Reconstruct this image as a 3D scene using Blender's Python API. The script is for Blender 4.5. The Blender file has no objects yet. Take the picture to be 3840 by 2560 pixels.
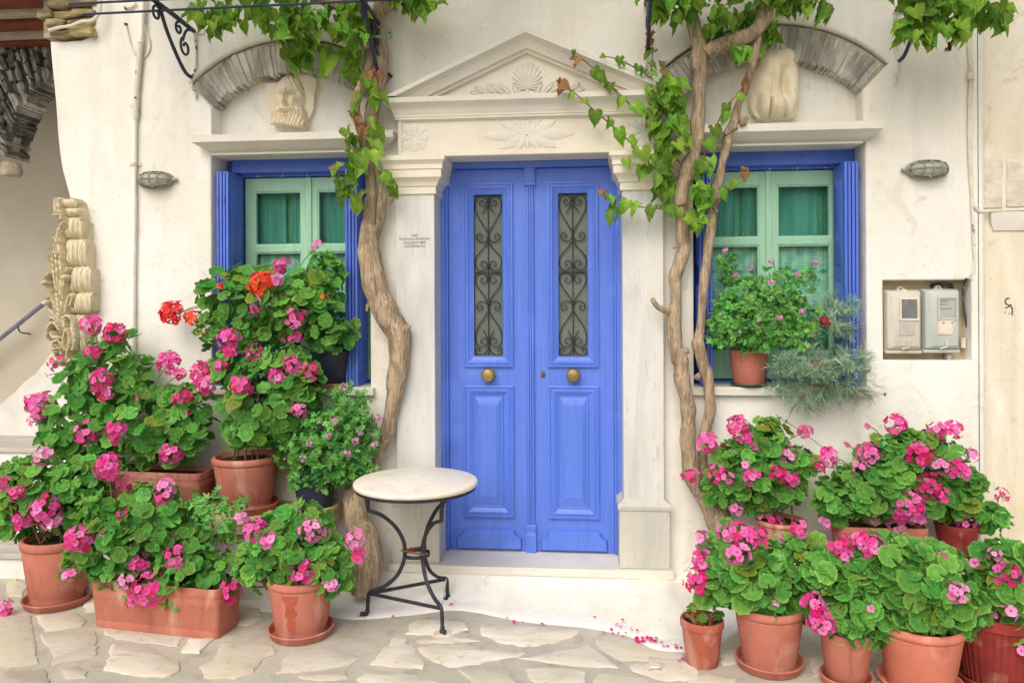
import bpy, bmesh, math, random
from mathutils import Vector, Matrix, Euler
random.seed(7)
sc = bpy.context.scene
PI = math.pi
# ------------------------------------------------------------------ camera
F, CX, HY, CAMD, CAMH, YAW, ROLL = 2880., 1920., 1143., 4.41, 1.636, math.radians(5.5), 0.0045
cam = bpy.data.objects.new('camera', bpy.data.cameras.new('camera'))
sc.collection.objects.link(cam)
cam.data.sensor_width = 36; cam.data.lens = 36*F/3840
cam.data.shift_y = -(1280-HY)/3840
cam.data.clip_end = 500
cam.matrix_world = (Matrix.Translation((0, -CAMD, CAMH)) @ Matrix.Rotation(YAW, 4, 'Z')
                    @ Matrix.Rotation(PI/2, 4, 'X') @ Matrix.Rotation(-ROLL, 4, 'Z'))
sc.camera = cam
# ------------------------------------------------------------------ sky, sun, exposure
SUN_EL, SUN_AZ = math.radians(45), math.radians(195)      # azimuth from +Y, clockwise
w = bpy.data.worlds.new('World'); sc.world = w; w.use_nodes = True
wn = w.node_tree.nodes; wl = w.node_tree.links
sky = wn.new('ShaderNodeTexSky'); sky.sky_type = 'NISHITA'; sky.sun_disc = False
sky.sun_elevation = SUN_EL; sky.sun_rotation = SUN_AZ
sky.air_density = 0.6; sky.dust_density = 7.0; sky.ozone_density = 0.6
wl.new(sky.outputs[0], wn['Background'].inputs[0]); wn['Background'].inputs[1].default_value = 0.15
sun = bpy.data.objects.new('sun', bpy.data.lights.new('sun', 'SUN'))
sc.collection.objects.link(sun)
sun.data.energy = 1.0; sun.data.angle = math.radians(75); sun.data.color = (1.0, 0.99, 0.965)
sd = Vector((math.sin(SUN_AZ)*math.cos(SUN_EL), math.cos(SUN_AZ)*math.cos(SUN_EL), math.sin(SUN_EL)))
sun.rotation_euler = sd.to_track_quat('Z', 'Y').to_euler()
vs = sc.view_settings
sc.display_settings.display_device = 'sRGB'
vs.view_transform = 'Standard'; vs.look = 'None'; vs.gamma = 1; vs.exposure = -0.07; vs.use_curve_mapping = False
# ------------------------------------------------------------------ pixel -> point on a real plane
K = 3840/2352                                   # the overview's pixels to the photograph's pixels
def ray(u, v):
    xi = (u-CX)/F; yi = -(v-HY)/F
    xl = xi*math.cos(ROLL)+yi*math.sin(ROLL); yl = -xi*math.sin(ROLL)+yi*math.cos(ROLL)
    c, s = math.cos(YAW), math.sin(YAW)
    return Vector((xl*c-s, xl*s+c, yl))
EYE = Vector((0, -CAMD, CAMH))
def U(u, v, y=0.):
    d = ray(u, v); return EYE + d*((y+CAMD)/d.y)
def UZ(u, v, z=0.):
    d = ray(u, v); return EYE + d*((z-CAMH)/d.z)
def V(u, v, y=0.): return U(u*K, v*K, y)
def VZ(u, v, z=0.): return UZ(u*K, v*K, z)
def Zm(x0, y0, s):                              # a zoomed view's own pixels
    return lambda a, b, y=0.: U(x0+a/s, y0+b/s, y)
# ------------------------------------------------------------------ objects
WM = {}
def link(o, parent=None, W=None):
    sc.collection.objects.link(o)
    W = W if W is not None else Matrix.Identity(4)
    o.matrix_basis = W
    if parent is not None:
        o.parent = parent; o.matrix_parent_inverse = WM[parent.name].inverted()
    WM[o.name] = W
    return o
def props(o, label=None, cat=None, group=None, kind=None):
    if label: o['label'] = label
    if cat: o['category'] = cat
    if group: o['group'] = group
    if kind: o['kind'] = kind
    return o
def thing(name, label, cat, loc=(0, 0, 0), group=None):
    o = bpy.data.objects.new(name, None); o.empty_display_size = .1
    link(o, None, Matrix.Translation(loc)); return props(o, label, cat, group)
class B:
    def __init__(s): s.v = []; s.f = []
    def add(s, vs, fs):
        n = len(s.v); s.v += [tuple(p) for p in vs]; s.f += [tuple(i+n for i in f) for f in fs]; return s
    def box(s, x0, x1, y0, y1, z0, z1):
        return s.add([(x0,y0,z0),(x1,y0,z0),(x1,y1,z0),(x0,y1,z0),(x0,y0,z1),(x1,y0,z1),(x1,y1,z1),(x0,y1,z1)],
                     [(0,3,2,1),(4,5,6,7),(0,1,5,4),(1,2,6,5),(2,3,7,6),(3,0,4,7)])
    def quadprism(s, pts, y0, y1):              # polygon of (x,z) extruded along y, y0 is the front
        n = len(pts)
        a = sum(pts[i][0]*pts[(i+1)%n][1]-pts[(i+1)%n][0]*pts[i][1] for i in range(n))
        if a < 0: pts = pts[::-1]
        vs = [(p[0], y0, p[1]) for p in pts]+[(p[0], y1, p[1]) for p in pts]
        fs = [tuple(range(n)), tuple(range(2*n-1, n-1, -1))]
        fs += [(i, i+n, (i+1)%n+n, (i+1)%n) for i in range(n)]
        return s.add(vs, fs)
    def tube(s, pts, r, n=8, flat=1.0, cap=True, fd=None):
        pts = [Vector(p) for p in pts]; m = len(pts); rs = r if isinstance(r, (list, tuple)) else [r]*m
        nrm = None; base = len(s.v)
        for i, p in enumerate(pts):
            t = (pts[min(i+1, m-1)]-pts[max(i-1, 0)])
            t = t.normalized() if t.length > 1e-9 else Vector((0, 0, 1))
            if nrm is None:
                a = Vector(fd) if fd else (Vector((0, 1, 0)) if abs(t.y) < .9 else Vector((1, 0, 0)))
                nrm = (a-t*a.dot(t)).normalized()
            else:
                q = nrm-t*nrm.dot(t)
                nrm = q.normalized() if q.length > 1e-6 else nrm
            bi = t.cross(nrm)
            for k in range(n):
                a = 2*PI*k/n
                rr = rs[i](a) if callable(rs[i]) else rs[i]
                s.v.append(tuple(p+nrm*math.cos(a)*rr*flat+bi*math.sin(a)*rr))
        for i in range(m-1):
            for k in range(n):
                k2 = (k+1) % n
                s.f.append((base+i*n+k, base+i*n+k2, base+(i+1)*n+k2, base+(i+1)*n+k))
        if cap:
            s.f.append(tuple(base+k for k in range(n-1, -1, -1))); s.f.append(tuple(base+(m-1)*n+k for k in range(n)))
        return s
    def lathe(s, prof, c=(0, 0, 0), n=32, close=True, wob=0):
        base = len(s.v); m = len(prof)
        for i, (r, z) in enumerate(prof):
            for k in range(n):
                a = 2*PI*k/n
                s.v.append((c[0]+math.cos(a)*r, c[1]+math.sin(a)*r, c[2]+z))
        for i in range(m-1):
            for k in range(n):
                k2 = (k+1) % n
                s.f.append((base+i*n+k, base+i*n+k2, base+(i+1)*n+k2, base+(i+1)*n+k))
        if close:
            s.f.append(tuple(base+k for k in range(n-1, -1, -1))); s.f.append(tuple(base+(m-1)*n+k for k in range(n)))
        return s
    def loops(s, rings, fill_last=False, fill_first=False):       # lofted rings of equal length
        base = len(s.v); n = len(rings[0])
        for r in rings: s.v += [tuple(p) for p in r]
        for i in range(len(rings)-1):
            for k in range(n):
                k2 = (k+1) % n
                s.f.append((base+i*n+k, base+i*n+k2, base+(i+1)*n+k2, base+(i+1)*n+k))
        if fill_last: s.f.append(tuple(base+(len(rings)-1)*n+k for k in range(n)))
        if fill_first: s.f.append(tuple(base+k for k in range(n-1, -1, -1)))
        return s
    def rects(s, lst, fill=True):               # lst of (x0,x1,z0,z1,y): a moulding round a rectangle
        return s.loops([[(a, y, c), (b, y, c), (b, y, d), (a, y, d)] for a, b, c, d, y in lst], fill_last=fill)
    def cornice(s, prof, xl, xr, y0, yb):       # prof of (projection, z): mitred round both ends
        rings = [[(xl-p, yb, z), (xl-p, y0-p, z), (xr+p, y0-p, z), (xr+p, yb, z)] for p, z in prof]
        return s.loops(rings, True, True)
    def strip(s, curves):                       # open curves lofted into quads
        base = len(s.v); n = len(curves[0])
        for c in curves: s.v += [tuple(p) for p in c]
        for i in range(len(curves)-1):
            for k in range(n-1):
                s.f.append((base+i*n+k, base+i*n+k+1, base+(i+1)*n+k+1, base+(i+1)*n+k))
        return s
    def holed(s, outer, holes, y0, y1=None, bev=0):    # (x,z) polygon with holes at y0, edges carried back to y1
        loops = [[Vector((p[0], p[1], 0)) for p in l] for l in [outer]+holes]
        orig = loops
        if bev:                                 # soft rounded arrises: the front face stops short of every edge
            nl = []
            for li, l in enumerate(loops):
                m = len(l); ar = sum(l[i].x*l[(i+1)%m].y-l[(i+1)%m].x*l[i].y for i in range(m))
                sg = (1 if ar > 0 else -1)*(1 if li == 0 else -1); q = []
                for i in range(m):
                    e1 = (l[i]-l[i-1]).normalized(); e2 = (l[(i+1)%m]-l[i]).normalized()
                    n1, n2 = Vector((-e1.y, e1.x, 0)), Vector((-e2.y, e2.x, 0))
                    q.append(l[i]+sg*bev*(n1+n2)/max(.35, 1+n1.dot(n2)))
                nl.append(q)
            loops = nl
        flat = [p for l in loops for p in l]
        fs = []
        bm = bmesh.new(); k = 0; ed = []
        bv = [bm.verts.new(p) for p in flat]
        for l in loops:
            ed += [bm.edges.new((bv[k+i], bv[k+(i+1) % len(l)])) for i in range(len(l))]; k += len(l)
        bm.verts.index_update()
        bmesh.ops.triangle_fill(bm, edges=ed, use_beauty=True, use_dissolve=False, normal=(0, 0, 1))
        for f in bm.faces:
            t = [v_.index for v_ in f.verts]
            x_, y_, z_ = (flat[i] for i in t)
            cr = (y_-x_).cross(z_-x_).z
            if abs(cr) < 1e-10: continue
            fs.append(tuple(t) if cr > 0 else tuple(reversed(t)))
        bm.free()
        n = len(flat); vs = [(p.x, y0, p.y) for p in flat]
        if y1 is not None:
            k = 0
            for li, l in enumerate(loops):
                m = len(l)
                dep = y1 if not isinstance(y1, (list, tuple)) else y1[li]
                ar = sum(l[i].x*l[(i+1)%m].y-l[(i+1)%m].x*l[i].y for i in range(m))
                prev = k
                steps = [(l, dep)] if not bev else [([a_.lerp(o_, .62) for a_, o_ in zip(l, orig[li])], y0+bev*.12), ([a_.lerp(o_, .9) for a_, o_ in zip(l, orig[li])], y0+bev*.45), (orig[li], y0+bev), (orig[li], dep)]
                for pts_, yy in steps:
                    b0 = len(vs); vs += [(p.x, yy, p.y) for p in pts_]
                    for i in range(m):
                        j = (i+1) % m
                        q = (prev+i, b0+i, b0+j, prev+j)
                        if (ar < 0) != (li > 0): q = q[::-1]
                        fs.append(q)
                    prev = b0
                k += m
        return s.add(vs, fs)
def mesh(name, b, m, smooth=None):
    me = bpy.data.meshes.new(name); me.from_pydata(b.v, [], b.f); me.update()
    if m: me.materials.append(m)
    if smooth is not None:
        me.polygons.foreach_set('use_smooth', [True]*len(me.polygons))
        me.set_sharp_from_angle(angle=math.radians(smooth))
    return me
def obj(name, b, m, parent=None, smooth=35, bevel=0, seg=2):
    o = bpy.data.objects.new(name, mesh(name, b, m, smooth)); link(o, parent)
    if bevel:
        md = o.modifiers.new('bevel', 'BEVEL'); md.width = bevel; md.segments = seg
        md.limit_method = 'ANGLE'; md.angle_limit = math.radians(40)
    return o
def inst(name, me, parent, W):
    o = bpy.data.objects.new(name, me); return link(o, parent, W)
def cat_rom(pts, sub=6):
    out = []; n = len(pts)
    P = [Vector(p) for p in pts]
    for i in range(n-1):
        a, b, c, d = P[max(i-1, 0)], P[i], P[i+1], P[min(i+2, n-1)]
        for j in range(sub):
            t = j/sub
            out.append(.5*((2*b)+(c-a)*t+(2*a-5*b+4*c-d)*t*t+(3*b-a-3*c+d)*t**3))
    out.append(P[-1]); return out
def inpoly(x, y, poly):
    c = False; n = len(poly)
    for i in range(n):
        x1, y1 = poly[i]; x2, y2 = poly[(i+1) % n]
        if (y1 > y) != (y2 > y) and x < (x2-x1)*(y-y1)/(y2-y1)+x1: c = not c
    return c
rnd = random.uniform
# ------------------------------------------------------------------ materials
def lin(c): return tuple(((x/255+.055)/1.055)**2.4 if x > 10 else x/255/12.92 for x in c)+(1,)
class NT:
    def __init__(s, name):
        s.m = bpy.data.materials.new(name); s.m.use_nodes = True
        s.t = s.m.node_tree; s.b = s.t.nodes['Principled BSDF']; s.co = None
    def n(s, typ, **kw):
        x = s.t.nodes.new(typ)
        for k, v in kw.items(): setattr(x, k, v)
        return x
    def l(s, a, b): s.t.links.new(a, b)
    def coord(s, stretch=(1, 1, 1)):
        if s.co is None: s.co = s.n('ShaderNodeTexCoord').outputs['Object']
        mp = s.n('ShaderNodeMapping'); mp.inputs['Scale'].default_value = stretch
        s.l(s.co, mp.inputs['Vector']); return mp.outputs[0]
    def noise(s, scale, detail=5, stretch=(1, 1, 1), lo=.35, hi=.65, dist=0, rough=.55):
        x = s.n('ShaderNodeTexNoise'); x.inputs['Scale'].default_value = scale; x.inputs['Detail'].default_value = detail
        x.inputs['Roughness'].default_value = rough; x.inputs['Distortion'].default_value = dist
        s.l(s.coord(stretch), x.inputs['Vector'])
        r = s.n('ShaderNodeMapRange'); r.inputs[1].default_value = lo; r.inputs[2].default_value = hi
        s.l(x.outputs[0], r.inputs[0]); return r.outputs[0]
    def mix(s, fac, a, b, amount=1.0, mode='MIX'):
        x = s.n('ShaderNodeMix', data_type='RGBA', blend_type=mode)
        if not isinstance(fac, float):
            if amount != 1:
                mm = s.n('ShaderNodeMath', operation='MULTIPLY'); s.l(fac, mm.inputs[0]); mm.inputs[1].default_value = amount; fac = mm.outputs[0]
            s.l(fac, x.inputs[0])
        else: x.inputs[0].default_value = fac
        for v, i in ((a, 6), (b, 7)):
            if isinstance(v, tuple): x.inputs[i].default_value = v
            else: s.l(v, x.inputs[i])
        return x.outputs[2]
    def random(s): return s.n('ShaderNodeObjectInfo').outputs['Random']
    def bump(s, h, strength=.3, dist=.01, prev=None):
        x = s.n('ShaderNodeBump'); x.inputs['Strength'].default_value = strength; x.inputs['Distance'].default_value = dist
        s.l(h, x.inputs['Height'])
        if prev is not None: s.l(prev, x.inputs['Normal'])
        return x.outputs[0]
    def out(s, col, rough=.7, spec=.3, normal=None, metal=0., **kw):
        if isinstance(col, tuple): s.b.inputs['Base Color'].default_value = col
        else: s.l(col, s.b.inputs['Base Color'])
        s.b.inputs['Roughness'].default_value = rough; s.b.inputs['Specular IOR Level'].default_value = spec
        s.b.inputs['Metallic'].default_value = metal
        for k, v in kw.items(): s.b.inputs[k.replace('_', ' ')].default_value = v
        if normal is not None: s.l(normal, s.b.inputs['Normal'])
        return s.m
def simple(name, c1, c2=None, scale=6, rough=.6, spec=.3, bump=0., bscale=80, stretch=(1, 1, 1), metal=0., rn=0., lo=.35, hi=.65, bdist=.004):
    n = NT(name); c1 = lin(c1); c2 = lin(c2) if c2 else tuple(x*.85 for x in c1[:3])+(1,)
    col = n.mix(n.noise(scale, 6, stretch, lo, hi), c1, c2)
    if rn:
        d = n.n('ShaderNodeMapRange'); n.l(n.random(), d.inputs[0]); d.inputs[3].default_value = 1-rn; d.inputs[4].default_value = 1+rn
        hs = n.n('ShaderNodeHueSaturation'); n.l(d.outputs[0], hs.inputs['Value']); n.l(col, hs.inputs['Color']); col = hs.outputs[0]
    nb = n.bump(n.noise(bscale, 5, stretch, 0, 1), bump, bdist) if bump else None
    return n.out(col, rough, spec, nb, metal)
def plaster(name, base, warm, dark, spots=.35):
    n = NT(name)
    c = n.mix(n.noise(1.3, 6, (1, 1, .8), .42, .68, .4), lin(base), lin(warm), .75)
    c = n.mix(n.noise(2.2, 8, (2.6, 1, .22), .50, .72, .3), c, lin(dark), .5)          # rain streaks
    c = n.mix(n.noise(7, 9, (1, 1, 1), .54, .72, 1.0, .65), c, lin(warm), spots)
    c = n.mix(n.noise(45, 3, (1, 1, 1), .68, .78), c, lin((150, 138, 112)), .5)
    c = n.mix(n.noise(15, 9, (1, 1, .7), .60, .68, .8, .7), c, lin((190, 180, 156)), .45)
    c = n.mix(n.noise(4, 6, (1.6, 1, .5), .52, .75), c, lin((246, 245, 238)), .5)
    c = n.mix(n.noise(2.6, 9, (1, 1, 1), .58, .66, 1.4, .7), c, lin(dark), .45)
    ck = n.noise(1.5, 4, (1, 1, 1), .497, .503, 1.2)                # hairline cracks along one level of the noise
    cm = n.n('ShaderNodeMath', operation='PINGPONG'); n.l(ck, cm.inputs[0]); cm.inputs[1].default_value = .5
    cm2 = n.n('ShaderNodeMath', operation='MULTIPLY'); n.l(cm.outputs[0], cm2.inputs[0]); n.l(n.noise(1.1, 3, (1, 1, 1), .56, .66), cm2.inputs[1])
    c = n.mix(cm2.outputs[0], c, lin((170, 160, 136)), .22)
    b1 = n.bump(n.noise(3.2, 6, (1, 1, 1), 0, 1), .5, .04)
    b2 = n.bump(n.noise(22, 8, (1, 1, 1), 0, 1, .4, .6), .40, .009, b1)
    return n.out(c, .9, .15, b2)
def marble(name, base, grey, tint, along=(1, 1, 4)):
    n = NT(name)
    c = n.mix(n.noise(1.8, 8, along, .38, .70, 1.5), lin(base), lin(grey), .8)
    c = n.mix(n.noise(9, 8, tuple(a*1.3 for a in along), .56, .70, 2.0), c, lin(grey), .7)
    c = n.mix(n.noise(3, 5, (1, 1, 1), .5, .8), c, lin(tint), .6)
    c = n.mix(n.noise(60, 4, (1.5, 1, .5), .68, .76), c, lin((140, 135, 120)), .35)
    b = n.bump(n.noise(50, 6, (1, 1, 1), 0, 1), .12, .003)
    return n.out(c, .55, .3, b)
m_wall = plaster('cream_plaster', (232, 233, 227), (221, 218, 202), (206, 204, 190))
m_neigh = plaster('rough_old_plaster', (226, 221, 204), (212, 203, 174), (190, 182, 156), .7)
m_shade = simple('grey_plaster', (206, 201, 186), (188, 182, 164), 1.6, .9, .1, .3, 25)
m_marble = marble('pale_marble', (224, 221, 209), (202, 203, 196), (222, 214, 190))
m_marble_v = marble('pilaster_marble', (214, 216, 211), (182, 187, 187), (206, 203, 188), (3.0, 1, .6))
m_carve = marble('cream_carved_marble', (228, 223, 206), (212, 208, 194), (226, 216, 186), (1, 1, 1.5))
m_statue = simple('old_cream_marble', (232, 224, 200), (218, 200, 164), 7, .6, .3, .25, 60, lo=.45, hi=.75)
m_orn = simple('weathered_carved_stone', (222, 212, 182), (194, 182, 150), 9, .7, .25, .4, 40, (6, 1, 1), lo=.4, hi=.72)
def paint(name, c, c2, rough=.42):
    n = NT(name)
    col = n.mix(n.noise(2.5, 5, (2, 1, .5), .4, .7), lin(c), lin(c2), .6)
    col = n.mix(n.noise(9, 7, (7, 1, .25), .46, .70), col, lin(tuple(max(0, int(x*.90)) for x in c)), .6)
    col = n.mix(n.noise(3, 6, (1.5, 1, 1), .54, .72, .6), col, lin(tuple(min(255, x+18) for x in c)), .6)
    col = n.mix(n.noise(40, 4, (1, 1, .4), .69, .76), col, lin(tuple(min(255, x+45) for x in c)), .4)
    nb = n.bump(n.noise(30, 5, (5, 1, .35), 0, 1), .25, .004)
    return n.out(col, rough, .4, nb)
m_blue = paint('blue_paint', (92, 128, 222), (80, 116, 214))
m_blue_s = paint('shutter_blue_paint', (84, 120, 220), (72, 106, 208))
m_mint = paint('mint_paint', (162, 212, 182), (148, 200, 168))
m_iron = simple('dark_iron', (46, 50, 62), (62, 62, 66), 30, .5, .4, .3, 120, metal=.3)
m_rail = simple('blue_grey_iron', (52, 58, 82), (40, 46, 70), 20, .5, .4, .2, 90)
m_rust = simple('rusty_iron', (150, 98, 70), (86, 70, 66), 40, .8, .2, .4, 120)
m_flaked = simple('flaking_white_iron', (214, 210, 198), (60, 66, 92), 28, .7, .3, .4, 90, (1, 1, .5), lo=.60, hi=.66)
m_brass = simple('aged_brass', (164, 142, 88), (138, 118, 72), 14, .46, .5, .2, 60, metal=.45)
m_screen = simple('dull_insect_screen', (112, 120, 110), (98, 108, 102), 5, .6, .2, .2, 300)
m_pipe = simple('painted_pipe', (244, 243, 236), (232, 229, 218), 14, .6, .3, .15, 60)
m_pvc = simple('white_cable', (228, 222, 204), (206, 198, 176), 20, .6, .3)
m_cable = simple('black_cable_flaking', (70, 74, 92), (190, 186, 178), 30, .6, .3, lo=.56, hi=.66)
m_cablew = simple('whitewashed_cable', (220, 216, 206), (120, 122, 130), 26, .6, .3, lo=.56, hi=.66)
m_mortar = None
def pavement_mats():
    n = NT('cement_mortar')
    c = n.mix(n.noise(1.6, 7, (1, 1, 1), .38, .66, .6), lin((182, 178, 164)), lin((200, 196, 182)), .9)
    c = n.mix(n.noise(9, 8, (1, 1, 1), .5, .7, .8), c, lin((158, 152, 135)), .6)
    c = n.mix(n.noise(70, 4, (1, 1, 1), .62, .74), c, lin((120, 114, 98)), .5)
    mort = n.out(c, .9, .15, n.bump(n.noise(60, 7, (1, 1, 1), 0, 1), .5, .006))
    n = NT('pale_paving_stone')
    hs = n.n('ShaderNodeValToRGB'); cr = hs.color_ramp; n.l(n.random(), hs.inputs[0])
    cr.elements[0].color = lin((219, 216, 203)); cr.elements[1].color = lin((214, 208, 190))
    for p, c in ((.35, (224, 221, 208)), (.6, (212, 207, 190)), (.85, (196, 193, 182))):
        cr.elements.new(p).color = lin(c)
    c = n.mix(n.noise(3.2, 7, (1, 1.8, 1), .42, .70, 1.2), hs.outputs[0], lin((204, 194, 162)), .7)
    c = n.mix(n.noise(12, 8, (.5, 2.5, 1), .55, .72, .8), c, lin((182, 166, 126)), .5)
    c = n.mix(n.noise(20, 8, (1, 1, 1), .60, .70, .5), c, lin((168, 160, 138)), .55)
    stone = n.out(c, .8, .2, n.bump(n.noise(16, 8, (1, 2, 1), 0, 1), .5, .008))
    return mort, stone
m_mortar, m_stone = pavement_mats()
m_schist = simple('grey_schist', (196, 193, 184), (142, 141, 136), 11, .85, .2, .8, 30, (1, 1, .5), rn=.22, lo=.4, hi=.62, bdist=.012)
m_schist_d = simple('dark_schist', (132, 130, 122), (88, 88, 88), 9, .9, .2, .9, 26, (1, 1, 1.6), rn=.35, lo=.4, hi=.62, bdist=.014)
m_grout = simple('lime_mortar', (196, 188, 168), (160, 152, 132), 18, .9, .1, .8, 40, bdist=.01)
m_brownwood = simple('red_brown_wood', (140, 78, 58), (104, 58, 46), 8, .7, .2, .3, 30, (1, 6, 6))
m_slab = simple('bench_stone', (206, 190, 152), (170, 152, 116), 7, .85, .2, .6, 30, bdist=.01)
m_white = simple('whitewash', (232, 232, 228), (218, 218, 212), 6, .85, .15, .4, 30)
# ------------------------------------------------------------------ ground
g = B(); g.add([(-40, -60, 0), (40, -60, 0), (40, 6, 0), (-40, 6, 0)], [(0, 1, 2, 3)])
pave = obj('pavement', g, m_mortar); props(pave, 'crazy paving of pale stones in grey mortar', kind='structure')
Z7, Z8, Z9 = (0, 1660, 1.68), (1200, 1660, 1.68), (2440, 1560, 1.568)
STONES = [(Z7, [(-60,1082),(190,1092),(215,1200),(235,1392),(120,1412),(-60,1420)]),
 (Z7, [(-60,1438),(120,1442),(270,1430),(300,1470),(330,1540),(-60,1600)]),
 (Z7, [(255,1210),(420,1196),(600,1190),(610,1290),(600,1345),(470,1370),(330,1410),(345,1350),(300,1290)]),
 (Z7, [(230,1092),(330,1078),(480,1080),(545,1122),(500,1160),(400,1178),(290,1182),(240,1140)]),
 (Z7, [(400,1430),(500,1408),(555,1440),(540,1480),(430,1496),(410,1465)]),
 (Z7, [(700,1272),(870,1276),(1000,1330),(1130,1372),(1142,1440),(1080,1474),(930,1478),(800,1462),(660,1430),(690,1350)]),
 (Z7, [(650,1172),(900,1190),(1150,1228),(1110,1285),(930,1262),(760,1240),(660,1204)]),
 (Z7, [(1190,1240),(1350,1232),(1260,1330),(1140,1322)]),
 (Z7, [(1400,1262),(1560,1258),(1720,1272),(1742,1330),(1640,1372),(1590,1450),(1490,1486),(1280,1482),(1255,1410),(1345,1370)]),
 (Z7, [(1850,1302),(1960,1292),(2080,1292),(2180,1320),(2272,1362),(2180,1410),(1950,1440),(1745,1455),(1800,1350)]),
 (Z7, [(1880,1472),(2040,1450),(2170,1427),(2192,1480),(2100,1500),(1950,1494)]),
 (Z7, [(1700,1515),(1900,1508),(2100,1514),(2130,1560),(1900,1640),(1690,1580)]),
 (Z7, [(500,965),(600,972),(610,1060),(548,1066),(520,1020)]),
 (Z7, [(1500,985),(1640,1002),(1650,1110),(1560,1150),(1470,1150)]),
 (Z7, [(40,880),(100,860),(170,900),(140,970),(50,960)]),
 (Z8, [(490,1212),(540,1232),(610,1320),(668,1402),(640,1422),(470,1414),(320,1400),(390,1310)]),
 (Z8, [(560,1142),(630,1116),(780,1118),(920,1132),(930,1168),(820,1220),(690,1214),(545,1206)]),
 (Z8, [(600,1242),(730,1232),(860,1217),(1000,1245),(830,1264),(610,1260)]),
 (Z8, [(622,1292),(760,1268),(870,1270),(1080,1296),(1290,1326),(1250,1350),(1120,1366),(1000,1392),(830,1414),(740,1390),(660,1345)]),
 (Z8, [(1012,1152),(1080,1147),(1350,1162),(1630,1180),(1622,1210),(1480,1260),(1290,1286),(1130,1256),(1020,1210)]),
 (Z8, [(1262,1356),(1420,1332),(1690,1276),(1780,1340),(1885,1420),(1700,1412),(1480,1392)]),
 (Z8, [(1742,1216),(1950,1212),(2120,1262),(2290,1322),(2282,1358),(2080,1372),(1900,1376),(1800,1330),(1732,1262)]),
 (Z8, [(872,1432),(1000,1416),(1130,1412),(1200,1470),(1290,1560),(1100,1600),(960,1540),(930,1480)]),
 (Z8, [(1292,1426),(1400,1410),(1540,1422),(1680,1442),(1664,1520),(1560,1580),(1390,1560),(1312,1470)]),
 (Z8, [(1742,1462),(1880,1456),(2000,1462),(2110,1525),(2000,1600),(1790,1590),(1722,1520)]),
 (Z8, [(1942,1402),(2120,1384),(2290,1372),(2370,1400),(2380,1492),(2260,1500),(2120,1490),(1965,1440)]),
 (Z8, [(222,1492),(290,1442),(420,1446),(560,1460),(750,1520),(640,1580),(300,1570)]),
 (Z9, [(-10,1420),(110,1432),(175,1424),(190,1500),(100,1530),(-20,1490)]),
 (Z9, [(400,1385),(520,1375),(540,1450),(420,1470)]),
 (Z9, [(200,1530),(330,1520),(500,1545),(480,1620),(260,1640)]),
 (Z9, [(930,1420),(1040,1400),(1045,1520),(960,1540)]),
 (Z9, [(1340,1500),(1430,1470),(1420,1590),(1330,1600)])]
def rough_poly(pts, step, jit):
    out = []
    for i in range(len(pts)):
        a, b = Vector(pts[i]), Vector(pts[(i+1) % len(pts)])
        n = max(1, int((b-a).length/step))
        for k in range(n):
            p = a.lerp(b, k/n)
            out.append(Vector((p.x+rnd(-jit, jit), p.y+rnd(-jit, jit))))
    return out
def stone_slab(pts, h):
    c = sum(pts, Vector((0, 0)))/len(pts)
    ar = sum(pts[i].x*pts[(i+1)%len(pts)].y-pts[(i+1)%len(pts)].x*pts[i].y for i in range(len(pts)))
    if ar < 0: pts = pts[::-1]
    r0 = [(p.x, p.y, -.01) for p in pts]; r1 = [(p.x, p.y, h*.6) for p in pts]
    r2 = []
    for p in pts:
        d = (c-p); q = p+d.normalized()*.006; r2.append((q.x, q.y, h))
    return B().loops([r0, r1, r2], True)
for (x0, y0, s), pts in STONES:
    w2 = [UZ(x0+a/s, y0+b/s, 0) for a, b in pts]
    p2 = rough_poly([(p.x, p.y) for p in w2], .028, .0075)
    obj('paving_stone', stone_slab(p2, rnd(.004, .008)), m_stone, pave, 40)
for r in range(4):                              # the same paving goes on below the frame
    y = -1.32-r*.42
    x = -3.2+rnd(0, .3)
    while x < 2.9:
        wd = rnd(.35, .7); hh = rnd(.28, .36)
        if not (x+wd > 2.0-0.12*r and r < 1):
            q = [(x+rnd(0, .06), y+rnd(-.05, .03)), (x+wd*.5, y+rnd(-.02, .05)), (x+wd-.04, y+rnd(-.06, .03)), (x+wd-rnd(.02, .1), y-hh), (x+wd*.5, y-hh-rnd(-.03, .04)), (x+rnd(.0, .1), y-hh+rnd(-.02, .06))]
            obj('paving_stone', stone_slab(rough_poly(q, .06, .006), rnd(.007, .012)), m_stone, pave, 40)
        x += wd
# ------------------------------------------------------------------ house wall
DX = -.33                                       # the door's axis
NL, NR = (-1.745, 2.33), (1.045, 2.31)          # centres of the two relieving arches
RI, RO = .70, .90
WINL = (-2.235, -1.262, 1.157, 2.545); WINR = (.606, 1.542, 1.172, 2.525)
house = thing('house', 'cream plastered house front with blue double door and two shuttered windows', 'house', (0, 0, 0))
def arch_hole(c, zb):
    cx, cz = c; hs = .485
    zi = cz+math.sqrt(RI**2-hs**2)
    a0 = math.asin(hs/RI)
    pts = [(cx-hs, zb), (cx+hs, zb), (cx+hs, zi)]
    for k in range(25):
        a = a0-2*a0*k/24
        pts.append((cx+RO*math.sin(a), cz+RO*math.cos(a)))
    pts.append((cx-hs, zi)); return pts
def rect(x0, x1, z0, z1): return [(x0, z0), (x1, z0), (x1, z1), (x0, z1)]
METER = (1.632, 2.095, 1.322, 1.762)
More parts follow.
